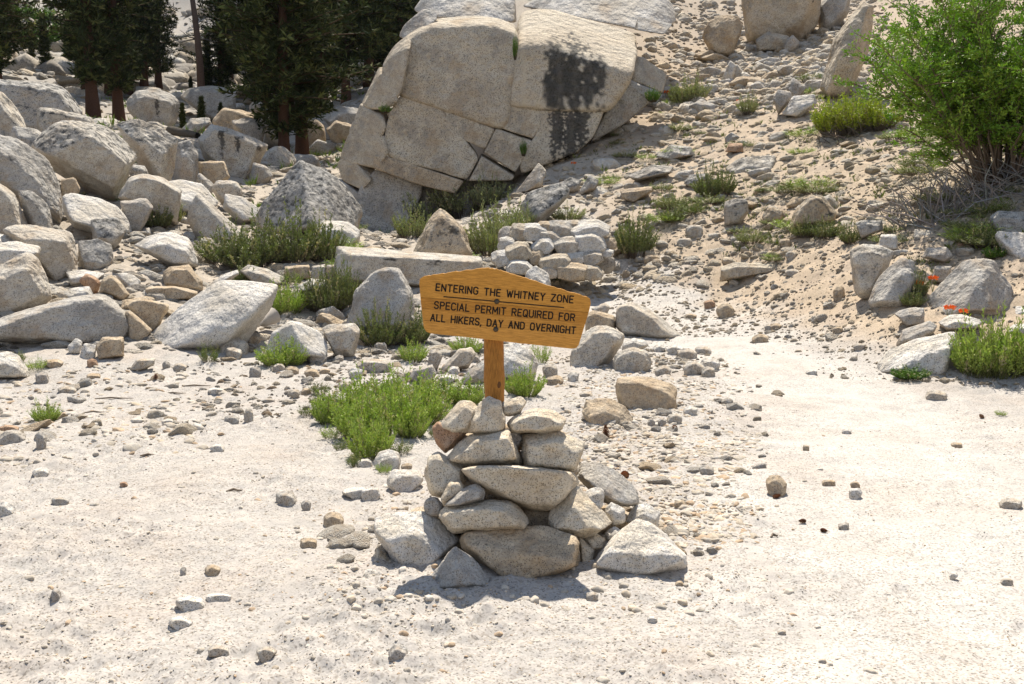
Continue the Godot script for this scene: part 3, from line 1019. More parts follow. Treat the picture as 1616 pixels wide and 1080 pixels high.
# ---------------------------------------------------------------- boulders
func build_boulders() -> void:
	var g := "boulders of the field on the left"
	var L := [
		# outline, distance, band, tone, label, options
		[[0, 125, -30, 128, 27, 129, 67, 129, 98, 137, 111, 149, 129, 177, 122, 208, 44, 212, -30, 210], 27.0, 12, "g", "large rounded lichen-spotted boulder at upper left edge below the pines", {"lichen": 0.5, "lean": 14, "level": 5}],
		[[-24, 138, 0, 138, 12, 139, 25, 153, 43, 182, 43, 202, 21, 213, -24, 216], 24.0, 10, "p", "tall pale slab with sunlit edge at left frame edge, below rounded boulder", {"cuts": [[0.75, 0.55, 0.35, 16, 175, 0.2]], "lichen": 0.25}],
		[[58, 169, 90, 171, 145, 187, 152, 203, 100, 216, 60, 210], 24.6, 7, "p", "thin pale plate with black crusted top behind the largest left boulder", {"lichen": 0.45, "lean": 2}],
		[[20, 200, 60, 205, 84, 225, 70, 250, 30, 250, 15, 225], 22.6, 16, "g", "rough grey rock wedged left of the largest left boulder", {"lichen": 0.4}],
		[[46, 229, 60, 209, 84, 191, 111, 187, 144, 191, 169, 202, 200, 224, 219, 247, 202, 280, 182, 317, 156, 309, 127, 293, 87, 273, 62, 255], 20.6, 24, "p", "largest left boulder, smooth tan front face under crusted black-and-white top", {"lichen": 0.55, "lean": -10, "yaw": -8, "thick": 0.9, "cuts": [[-0.5, 0.62, 0.62, 85, 218, 0.55]], "sunk": 0.02, "level": 5, "power": 47}],
		[[182, 196, 222, 189, 256, 202, 280, 220, 278, 240, 274, 262, 267, 288, 244, 281, 218, 258, 207, 227, 196, 213], 23.4, 34, "p", "boulder with lichen-blackened top and tan cut face, right of largest left boulder", {"lichen": 0.62, "lean": -5, "level": 5, "power": 43}],
		[[-30, 205, 0, 211, 20, 216, 42, 229, 73, 253, 96, 291, 100, 333, 87, 342, 44, 322, 22, 302, -30, 290], 18.2, 34, "g", "big sloping grey lichen boulder running off the left edge", {"lichen": 0.4, "cuts": [[0.55, 0.55, 0.62, 60, 260, 0.5]], "level": 5, "power": 40}],
		[[-30, 275, 0, 288, 24, 307, 51, 342, 58, 354, 33, 358, -30, 360], 16.6, 9, "p", "tan wedge boulder cut by left edge under sloping lichen boulder", {"power": 43}],
		[[27, 302, 51, 302, 76, 324, 87, 342, 67, 350, 51, 341], 16.9, 16, "g", "small black-crusted rock leaning between left wedge and sloping boulder", {"lichen": 0.6}],
		[[98, 309, 116, 304, 156, 313, 184, 324, 202, 347, 210, 362, 150, 364, 116, 351, 100, 335], 18.0, 40, "w", "white sunlit slab below the largest left boulder", {"thick": 1.1, "power": 43}],
		[[187, 313, 204, 280, 222, 273, 253, 280, 287, 300, 282, 320, 278, 332, 242, 324, 222, 316], 19.6, 7, "p", "grey tan boulder with overhanging face above the round green shrub", {"lean": -8, "power": 40}],
		[[189, 318, 231, 313, 242, 327, 222, 340, 200, 341], 18.6, 6, "d", "low shaded rock beside the round green shrub", {}],
		[[96, 284, 118, 280, 127, 298, 111, 305, 98, 304], 19.0, 5, "t", "small shaded block wedged under the largest left boulder", {}],
		[[205, 260, 228, 262, 236, 276, 222, 284, 206, 282], 22.0, 8, "g", "mottled grey rock in the gap right of largest left boulder", {"lichen": 0.4}],
		[[311, 219, 333, 196, 359, 203, 396, 215, 422, 230, 410, 261, 393, 281, 363, 283, 340, 264, 320, 250], 29.5, 10, "p", "pale boulder with dark water streaks, left of the twin pine trunks", {"lean": 0, "patches": [[349, 215, 4, 26, 30], [373, 222, 4, 18, 30], [404, 240, 3, 20, 30]], "level": 5, "power": 41}],
		[[275, 262, 280, 225, 300, 222, 312, 240, 311, 288, 290, 286, 275, 292], 25.6, 26, "g", "rough pointed rock with pitted top left of streaked pale boulder", {"lichen": 0.35}],
		[[312, 255, 354, 254, 362, 280, 340, 289, 315, 283], 26.2, 4, "t", "pinkish square block in front of the streaked pale boulder", {"power": 47}],
		[[310, 280, 315, 273, 338, 291, 331, 302, 312, 297], 23.6, 7, "d", "small dark grey rock below the pinkish square block", {}],
		[[333, 298, 342, 285, 373, 286, 382, 298, 380, 313, 356, 311], 22.6, 8, "p", "rounded tan rock with curved back above white slab", {"power": 17}],
		[[250, 322, 255, 286, 280, 283, 317, 289, 345, 318, 332, 330, 290, 332], 21.4, 32, "w", "bright white slab behind the shark-fin rock", {"thick": 1.2}],
		[[355, 305, 385, 312, 410, 330, 405, 345, 380, 350, 352, 330], 21.2, 22, "w", "broken white slab between shark-fin rock and lichen pyramid", {"thick": 1.1}],
		[[295, 347, 301, 324, 312, 304, 326, 321, 356, 342, 382, 365, 393, 384, 377, 388, 349, 380, 312, 376], 19.2, 6, "p", "shark-fin shaped upright rock with sunlit right edge", {"cuts": [[0.62, 0.66, 0.42, 340, 330, 0.25]], "thick": 0.6, "power": 47}],
		[[405, 340, 410, 321, 442, 284, 463, 263, 474, 251, 507, 266, 535, 280, 553, 300, 572, 330, 567, 347, 549, 360, 500, 362, 442, 366], 20.6, 60, "g", "big pyramid boulder mottled black and white with lichen, centre left", {"lichen": 0.85, "lean": 46, "yaw": 12, "cuts": [[-0.8, 0.25, 0.6, 432, 318, 0.55]], "thick": 1.0, "level": 5}],
		[[498, 360, 511, 347, 549, 349, 569, 365, 569, 376, 553, 388, 511, 386], 19.0, 16, "w", "low white boulder between lichen pyramid and outcrop foot", {"thick": 1.0}],
		[[527, 427, 531, 388, 565, 392, 590, 400, 700, 402, 757, 405, 762, 422, 745, 442, 690, 452, 600, 450, 540, 442], 16.6, 13, "p", "long flat-topped grey slab lying behind the sign", {"thick": 0.45, "power": 37, "wear": 0.02, "lean": 4, "yaw": 4, "level": 5, "patches": [[690, 415, 16, 4, 14], [615, 410, 10, 3, 14], [730, 412, 8, 3, 14]]}],
		[[545, 500, 560, 460, 585, 430, 608, 422, 630, 425, 650, 455, 660, 490, 652, 506, 560, 512], 13.6, 8, "g", "tan-grey pyramid boulder just left of the sign board", {"lean": 30, "power": 35, "level": 5}],
		[[410, 557, 431, 525, 456, 507, 472, 508, 506, 525, 517, 536, 514, 550, 492, 556, 419, 559], 12.0, 12, "w", "white pyramid rock with shaded left face behind green tuft", {"cuts": [[-0.55, 0.3, 0.75, 446, 525, 0.4], [0.5, 0.62, 0.6, 480, 525, 0.45]], "power": 41}],
		[[508, 519, 522, 511, 558, 511, 569, 522, 558, 546, 531, 549, 519, 535], 12.2, 14, "p", "pale block right of the white pyramid rock", {}],
		[[208, 560, 243, 522, 288, 480, 346, 442, 381, 445, 440, 449, 430, 487, 405, 522, 378, 545, 312, 557], 12.6, 40, "w", "big smooth sloping slab of pale granite in the left middle", {"lean": 42, "yaw": 6, "thick": 0.6, "power": 27, "wear": 0.035, "level": 5}],
		[[-24, 512, 0, 507, 50, 485, 105, 470, 160, 465, 190, 482, 212, 517, 197, 538, 150, 538, 105, 542, 20, 539, -24, 534], 12.2, 11, "g", "long low grey boulder at left with rounded back", {"lean": 18, "thick": 0.6, "power": 23, "level": 5}],
		[[196, 492, 206, 490, 240, 520, 222, 546, 198, 546], 12.3, 5, "t", "dark tan rock between long grey boulder and sloping slab", {}],
		[[202, 485, 207, 475, 225, 472, 265, 480, 266, 487, 242, 516, 232, 512], 12.7, 3, "t", "brown wedge-shaped rock caught above the gap beside sloping slab", {"sunk": 0.3}],
		[[-34, 430, 0, 422, 42, 400, 60, 407, 75, 435, 83, 474, 50, 486, 0, 508, -34, 512], 13.4, 24, "p", "big tan rounded boulder at left edge above long grey boulder", {"power": 25, "level": 5, "lean": 5}],
		[[2, 362, 15, 356, 60, 355, 95, 362, 112, 367, 124, 400, 122, 422, 82, 440, 62, 397, 42, 380], 15.4, 22, "p", "cracked flat-topped tan block above big left edge boulder", {"power": 41, "lean": -4, "yaw": 14, "level": 5}],
		[[-34, 384, 0, 388, 30, 382, 62, 390, 63, 404, 0, 420, -34, 424], 14.6, 16, "w", "flat white ledge at left edge under the cracked tan block", {"power": 47}],
		[[-34, 368, 0, 369, 32, 377, 30, 388, -34, 390], 15.2, 12, "w", "thin white ledge at left edge, upper of the two", {"power": 47}],
		[[122, 381, 155, 377, 175, 387, 180, 416, 155, 429, 125, 422], 16.0, 30, "g", "rough grey sloping rock right of the cracked tan block", {"lean": 45, "lichen": 0.2}],
		[[142, 347, 185, 343, 200, 364, 182, 376, 148, 370], 17.2, 20, "g", "pitted lichen rock in front of the white sunlit slab", {"lichen": 0.55, "lean": 35}],
		[[210, 387, 235, 372, 265, 366, 297, 375, 312, 397, 310, 407, 270, 407, 245, 396], 16.4, 20, "w", "broad white flat rock with rusty underside left of dark shrub", {"thick": 0.9}],
		[[255, 449, 257, 430, 270, 420, 298, 418, 318, 442, 320, 454, 295, 457], 15.2, 9, "t", "squared tan block standing above the flat tan block", {"power": 41}],
		[[230, 472, 230, 455, 245, 452, 275, 451, 312, 460, 310, 472, 250, 475], 14.6, 4, "t", "flat tan block with rust-orange end, above the brown wedge", {"power": 41}],
		[[155, 464, 160, 442, 175, 433, 187, 442, 205, 465, 195, 477], 14.1, 5, "t", "yellow-tan pointed rock beside rust-red rock", {}],
		[[124, 444, 135, 432, 150, 437, 160, 447, 150, 466], 14.3, 5, "r", "rust-red rock left of yellow-tan pointed rock", {}],
		[[180, 432, 200, 430, 222, 442, 220, 467, 205, 464], 14.7, 15, "w", "white speckled rock right of yellow-tan pointed rock", {}],
		[[105, 430, 130, 425, 165, 432, 150, 445, 112, 450], 14.9, 12, "w", "flat white rock behind the rust-red rock", {}],
		[[100, 462, 112, 455, 140, 452, 148, 466, 110, 474], 13.9, 10, "w", "white-and-pink low rock above long grey boulder", {}],
		[[151, 544, 162, 532, 195, 532, 196, 558, 155, 566], 11.3, 6, "t", "brownish cube-like rock before the long grey boulder", {"power": 43}],
		[[106, 547, 120, 534, 130, 540, 125, 553, 110, 554], 11.4, 7, "w", "egg-shaped white stone before the long grey boulder", {"power": 7}],
		[[122, 568, 132, 542, 152, 545, 150, 566], 11.25, 14, "w", "tilted white stone between egg-shaped stone and brown cube rock", {}],
		[[204, 579, 215, 567, 245, 565, 243, 576, 225, 580], 10.9, 4, "p", "long flat pale stone at foot of the sloping slab", {"power": 17}],
		[[-24, 560, 0, 557, 12, 555, 30, 562, 51, 592, 25, 594, -24, 590], 10.4, 20, "w", "white rock at left edge among green weeds", {}],
		[[540, 395, 545, 405, 525, 412, 505, 404, 515, 398], 18.0, 6, "p", "pale stone at the left end of the long flat-topped slab", {}],
		[[448, 430, 450, 420, 488, 418, 490, 434, 452, 436], 16.4, 4, "t", "tan brick-like stone left in the row before the dark shrub", {"power": 47}],
		[[490, 436, 492, 420, 514, 417, 516, 436], 16.3, 5, "p", "squarish pale stone in the row before the dark shrub", {"power": 47}],
		[[514, 434, 516, 418, 540, 418, 540, 430], 16.5, 5, "p", "right end stone of the row before the dark shrub", {}],
		[[378, 428, 392, 418, 420, 424, 450, 438, 440, 446, 400, 442], 16.0, 12, "p", "long pale rock under the left end of the dark shrub", {}],
		[[412, 426, 430, 415, 450, 417, 450, 430, 420, 432], 17.0, 4, "t", "brown rock tucked under the dark shrub", {}],
		[[320, 452, 350, 434, 374, 426, 376, 434, 330, 458], 15.4, 10, "w", "narrow white rock above the sloping slab", {}],
		[[470, 452, 490, 440, 515, 442, 512, 455, 480, 460], 14.8, 10, "w", "white stone behind the olive bush left of the sign", {}],
		# right of the sign
		[[970, 514, 974, 482, 996, 475, 1027, 487, 1077, 523, 1060, 534, 1029, 536, 991, 528], 14.0, 9, "p", "wedge-shaped boulder beside the trail with long slope to the right", {"power": 47, "cuts": [[0.45, 0.85, 0.28, 1040, 498, 0.0]], "thick": 0.7}],
		[[900, 564, 904, 546, 924, 523, 938, 515, 966, 516, 986, 529, 982, 546, 954, 572, 918, 586, 903, 581], 11.5, 13, "p", "large rounded tan boulder right under the sign board's end", {"power": 20, "yaw": -14, "level": 5}],
		[[967, 573, 974, 557, 996, 548, 1021, 554, 1029, 573, 1018, 591, 991, 594, 971, 586], 11.1, 8, "p", "round tan boulder leaning on the large rounded one", {"power": 17, "level": 5}],
		[[984, 540, 1000, 533, 1020, 538, 1024, 546, 1000, 550, 980, 552], 12.2, 8, "w", "low pale rock behind the round tan boulder", {}],
		[[971, 613, 976, 597, 1005, 593, 1060, 604, 1069, 615, 1068, 651, 1010, 663, 975, 642], 8.85, 16, "t", "blocky tan boulder with flat lit top, right of the cairn", {"power": 41, "level": 5}],
		[[918, 650, 925, 632, 960, 628, 985, 640, 1000, 660, 998, 682, 935, 677], 8.2, 24, "t", "smaller block with white top left of the blocky tan boulder", {"power": 40, "level": 5}],
		[[922, 499, 937, 490, 970, 498, 972, 516, 925, 520], 14.1, 7, "t", "tan rock behind the sign board's right end", {}],
		[[933, 487, 955, 478, 963, 485, 952, 494], 14.9, 5, "p", "small pale rock above the tan rock behind the sign", {}],
		[[765, 562, 790, 543, 818, 543, 840, 552, 850, 573, 846, 592, 797, 597, 765, 592], 10.4, 28, "w", "white-grey cracked boulder right behind the sign post", {"lean": 28, "power": 40}],
		[[722, 602, 738, 585, 764, 568, 770, 600], 10.2, 12, "g", "grey rock behind the sign post on its left", {}],
		[[644, 597, 653, 584, 682, 575, 690, 590, 678, 601, 658, 605], 10.1, 4, "g", "grey wedge stone left of the sign post", {"power": 47}],
		[[695, 572, 724, 551, 744, 548, 751, 560, 738, 570, 704, 577], 11.0, 7, "p", "oblong tan stone under the sign board", {}],
		[[673, 573, 678, 553, 691, 551, 698, 564, 689, 575], 11.0, 7, "p", "upright pale stone under the sign board's left part", {}],
		[[650, 388, 671, 354, 695, 328, 716, 342, 732, 362, 746, 388, 728, 404, 659, 406], 18.0, 12, "t", "pointed tan boulder with dark crack in front of the outcrop", {"lean": 24, "lichen": 0.3, "patches": [[718, 362, 14, 8, 20]]}],
		[[822, 322, 834, 304, 884, 288, 899, 298, 896, 312, 853, 343, 830, 343], 21.4, 22, "g", "grey lichen rock at the foot of the slope above the stone wall", {"lichen": 0.7, "lean": 35}],
		[[813, 290, 850, 257, 862, 270, 853, 284, 822, 291], 24.6, 14, "p", "leaning pale rock by red flowers under the outcrop", {"lean": 30}],
		[[912, 300, 930, 276, 946, 285, 939, 297, 918, 303], 23.4, 10, "g", "angular grey rock on the slope above stone wall", {"lichen": 0.3}],
		[[880, 292, 900, 280, 918, 284, 912, 302, 890, 304], 23.8, 10, "g", "dark-topped rock left of the angular grey one", {"lichen": 0.7}],
		[[980, 299, 1029, 294, 1032, 301, 1001, 319, 980, 312], 22.2, 6, "t", "tan flat-topped block on the bare slope", {"power": 47}],
		[[1144, 265, 1171, 248, 1224, 245, 1230, 267, 1205, 289, 1165, 290, 1156, 275], 23.0, 17, "p", "largest rock on the grassy slope, pale with black lichen band", {"lichen": 0.6, "lean": 10}],
		[[989, 278, 1029, 260, 1063, 263, 1057, 275, 1007, 284], 23.6, 10, "d", "long dark low rock on the slope, rust tinted", {"lichen": 0.5}],
		[[1079, 290, 1088, 276, 1119, 273, 1116, 284, 1094, 296], 22.4, 10, "g", "white-topped dark rock beside olive bush on the slope", {"lichen": 0.5}],
		[[1036, 246, 1060, 228, 1090, 232, 1098, 245, 1060, 252], 25.2, 12, "g", "rounded grey rock high on the middle of the slope", {"lichen": 0.3}],
		[[1144, 236, 1150, 226, 1172, 226, 1174, 238], 24.6, 6, "r", "small brown block just above the largest slope rock", {}],
		[[1342, 420, 1340, 397, 1359, 387, 1390, 387, 1411, 397, 1404, 421, 1377, 450, 1359, 447, 1349, 437], 13.5, 17, "p", "tan boulder with white top and dark specks, upper of the right pair", {"power": 40, "lichen": 0.1, "sunk": 0.1}],
		[[1370, 468, 1383, 442, 1421, 407, 1442, 414, 1456, 442, 1442, 470, 1404, 485, 1380, 482], 12.9, 24, "g", "grey rough boulder leaning against the white-topped right one", {"lean": 28, "level": 5, "power": 31}],
		[[1463, 488, 1466, 466, 1521, 414, 1542, 407, 1569, 411, 1597, 455, 1602, 476, 1593, 495, 1542, 502, 1500, 494, 1473, 505], 12.3, 44, "g", "biggest right boulder, broad sunlit face above orange flowers", {"lean": 30, "level": 5, "power": 35}],
		[[1385, 574, 1404, 552, 1445, 535, 1504, 524, 1514, 538, 1500, 588, 1480, 595, 1435, 580, 1390, 585], 10.8, 30, "w", "long white boulder at the foot of the slope beside green shrub", {"lean": 22, "level": 5, "power": 31}],
		[[1414, 543, 1425, 521, 1466, 507, 1480, 514, 1473, 526, 1438, 540], 11.4, 14, "g", "grey flat rock behind the long white boulder", {}],
		[[1411, 495, 1432, 486, 1459, 486, 1459, 506, 1432, 509], 11.9, 12, "g", "low grey rock under the leaning grey boulder", {}],
		[[1480, 509, 1500, 497, 1521, 497, 1552, 507, 1540, 516, 1494, 519], 11.5, 12, "w", "pale flat rock under the orange flowers", {}],
		[[1561, 342, 1575, 332, 1616, 335, 1650, 345, 1650, 370, 1569, 370], 14.3, 12, "g", "flat-topped grey rock at the right edge", {"lichen": 0.35, "power": 47}],
		[[1569, 374, 1575, 364, 1616, 366, 1650, 372, 1650, 432, 1616, 422, 1586, 404], 13.4, 34, "w", "white slab at the right edge below flat-topped grey rock", {"power": 43, "lean": 15}],
		[[1590, 502, 1604, 484, 1640, 483, 1640, 507], 11.8, 10, "w", "white stone at the right edge beside biggest right boulder", {}],
		[[1588, 525, 1600, 512, 1640, 510, 1640, 532], 11.0, 8, "w", "small white stone at right edge above the green shrub", {}],
		[[1247, 358, 1253, 335, 1277, 308, 1297, 308, 1321, 335, 1315, 349, 1280, 354], 17.8, 8, "t", "rounded tan triangle boulder with black lichen crown on the slope", {"lichen": 0.7, "power": 23}],
		[[1290, 316, 1310, 306, 1324, 322, 1326, 332, 1312, 336], 18.4, 6, "p", "tan slab behind the rounded triangle boulder", {}],
		[[1142, 334, 1144, 318, 1163, 313, 1180, 316, 1182, 335, 1167, 346, 1144, 347], 19.4, 10, "d", "squat black-spotted boulder with white top on the slope", {"lichen": 0.5, "power": 31}],
		[[1203, 340, 1215, 325, 1235, 332, 1235, 345, 1205, 347], 19.0, 8, "t", "brown rock right of the squat black-spotted boulder", {"lichen": 0.3}],
		[[1136, 442, 1138, 421, 1163, 414, 1228, 417, 1226, 431, 1195, 435], 0, 8, "o", "long tan flat-topped stone lying across the sandy slope", {"power": 47, "thick": 0.4}],
		[[1350, 352, 1360, 347, 1392, 348, 1394, 364, 1360, 370], 15.9, 9, "g", "dark-faced rock with pale top right of triangle boulder", {"lichen": 0.3}],
		[[1385, 382, 1390, 370, 1415, 370, 1418, 382], 14.9, 6, "w", "small white rock above the white-topped right boulder", {}],
		[[1456, 407, 1463, 392, 1494, 390, 1504, 404, 1490, 414], 13.7, 12, "g", "grey flat rock left above the biggest right boulder", {}],
		[[1470, 436, 1476, 420, 1503, 420, 1494, 440], 13.0, 6, "d", "small dark rock left of the biggest right boulder", {}],
		[[1487, 385, 1518, 366, 1525, 376, 1500, 392], 14.3, 7, "p", "pale tilted rock beside rust-orange rock on the right", {}],
		[[1507, 392, 1514, 380, 1535, 383, 1535, 394], 14.1, 4, "r", "rust-orange rock on the right of the slope", {}],
		# top of the slope
		[[1170, 20, 1172, -20, 1182, -50, 1288, -50, 1296, 0, 1293, 25, 1267, 52, 1213, 52, 1180, 44], 39.0, 8, "o", "huge rounded boulder at top of the slope, cut by upper edge", {"power": 20, "patches": [[1208, 6, 5, 9, 12], [1282, 2, 3, 4, 12]], "level": 5, "lean": -6}],
		[[1108, 59, 1118, 34, 1141, 23, 1164, 27, 1173, 42, 1152, 78, 1126, 78], 37.5, 16, "t", "rounded boulder with white top left of the huge top boulder", {"power": 21, "level": 5}],
		[[1192, 63, 1213, 50, 1244, 57, 1240, 74, 1198, 76], 37.6, 5, "o", "smooth tan rock under the huge top boulder", {"power": 17}],
		[[1234, 78, 1240, 63, 1252, 55, 1263, 67, 1256, 78], 36.6, 5, "p", "upright tan rock right of the smooth one under top boulder", {}],
		[[1295, 105, 1316, 61, 1343, 30, 1362, 0, 1380, 10, 1374, 76, 1337, 130, 1309, 126], 27.5, 8, "o", "tall leaning slab with ribbed face behind the willow", {"power": 47, "yaw": -30, "lean": 24, "level": 5}],
		[[1290, 12, 1310, -10, 1345, -20, 1340, 20, 1312, 50, 1292, 40], 39.0, 5, "g", "shaded rock in the gully right of the huge top boulder", {}],
		[[1233, 170, 1252, 152, 1286, 149, 1290, 164, 1263, 175], 26.4, 16, "w", "white flat boulder left of the yellow-green bush", {}],
		[[1219, 154, 1229, 141, 1248, 145, 1252, 154, 1229, 166], 26.8, 10, "g", "dark-sided stone left of the white flat boulder", {}],
		[[1240, 139, 1252, 122, 1273, 137, 1259, 147], 27.8, 8, "g", "pointed stone above the white flat boulder", {}],
		[[1137, 116, 1152, 95, 1162, 103, 1156, 116], 33.0, 7, "w", "upright white stone in the scree below rounded white-topped boulder", {}],
		# beyond the field, under the pines
		[[200, 158, 213, 143, 241, 140, 271, 147, 284, 161, 278, 180, 260, 193, 223, 189, 202, 175], 45.0, 14, "g", "large grey boulder with rusty shaded face among the pines", {"power": 20, "lean": -12, "level": 5, "patches": [[247, 168, 3, 14, 20]]}],
		[[284, 152, 300, 138, 340, 136, 372, 142, 370, 156, 330, 160], 52.0, 10, "g", "low long boulder behind the large grey one under the pines", {}],
		[[335, 192, 352, 169, 400, 178, 402, 195, 361, 201], 40.0, 8, "t", "brown shaded boulder left of the twin pine trunks", {}],
		[[392, 168, 400, 160, 415, 162, 416, 177, 395, 178], 42.0, 7, "g", "small grey boulder behind the twin pines' left side", {}],
		[[401, 185, 419, 171, 448, 193, 457, 232, 440, 236, 415, 220], 42.5, 10, "p", "pale boulder half hidden behind the twin pine trunks", {}],
		[[476, 218, 480, 195, 500, 188, 512, 200, 515, 220, 495, 225], 42.5, 6, "t", "brown boulder just right of the twin pine trunks", {}],
		[[514, 204, 530, 190, 555, 196, 560, 212, 530, 220], 42.0, 6, "t", "shaded tan boulder between twin pines and outcrop", {}],
		[[508, 184, 540, 167, 566, 172, 570, 188, 530, 194], 45.0, 12, "g", "grey flat boulder behind, between twin pines and outcrop", {}],
		[[283, 204, 300, 187, 330, 186, 334, 197, 310, 209], 36.0, 10, "g", "flat pale rock in the grass left of brown shaded boulder", {}],
		[[365, 190, 400, 186, 420, 200, 410, 216, 370, 205], 38.0, 8, "d", "dark blue-grey boulder behind streaked pale boulder", {}],
		[[393, 284, 400, 256, 420, 262, 432, 278, 420, 290], 28.5, 5, "g", "grey stone at the right foot of the streaked pale boulder", {}],
		[[430, 276, 436, 255, 460, 250, 468, 268, 450, 284], 33.0, 6, "g", "shaded rock at the foot of the twin pines", {}],
	]
	for b in L:
		outline_rock("boulder", b[0], b[1], b[2], b[3], b[4], "boulder", "", b[5])
	print("boulders ", L.size())

# ---------------------------------------------------------------- dry stone wall
func build_wall() -> void:
	var root := thing("dry_stone_wall", "short dry stone retaining wall of rounded tan blocks beside the trail", "wall", at(870, 440, 18.0))
	var W := [[820, 370, 28, 25], [844, 370, 36, 25], [886, 366, 36, 26], [929, 364, 62, 27], [862, 361, 30, 14], [905, 358, 24, 12],
		[799, 390, 19, 24], [868, 379, 29, 22], [933, 387, 48, 37], [963, 388, 14, 13], [819, 400, 43, 30], [857, 392, 35, 25], [895, 391, 38, 28],
		[792, 411, 26, 23], [847, 410, 18, 21], [875, 417, 46, 23], [910, 412, 26, 20], [933, 411, 34, 21], [819, 425, 35, 18], [902, 432, 46, 24], [936, 434, 30, 19], [958, 402, 14, 10], [868, 432, 26, 16]]
	for k in W.size():
		var w: Array = W[k]
		var depth: float = 17.6 + 0.012 * (430 - w[1])
		box_rock("stone", w[0], w[1] + w[3] * 0.5 + 1.0, w[2] + 9.0, w[3] + 7.0, depth, ["o", "w", "p", "w", "t"][k % 5], "", "", "", {"power": 44.0, "wear": 0.06, "thick": 0.9, "level": 4, "sunk": 0.0, "side": 0.35, "square": 5.5}, root)
	# the filling behind the face
	for k in 9:
		box_rock("stone", 806 + k * 18, 392 + (k % 3) * 22, 48, 36, 18.35, "d", "", "", "", {"power": 10.0, "thick": 0.6, "level": 3, "sunk": 0.0}, root)
	outline_rock("boulder", [822, 446, 832, 428, 846, 420, 866, 432, 872, 450, 840, 452], 17.0, 16, "w", "white pointed rock in front of the dry stone wall", "boulder", "", {"lean": 25})

# ---------------------------------------------------------------- cairn
var near_cairn := []

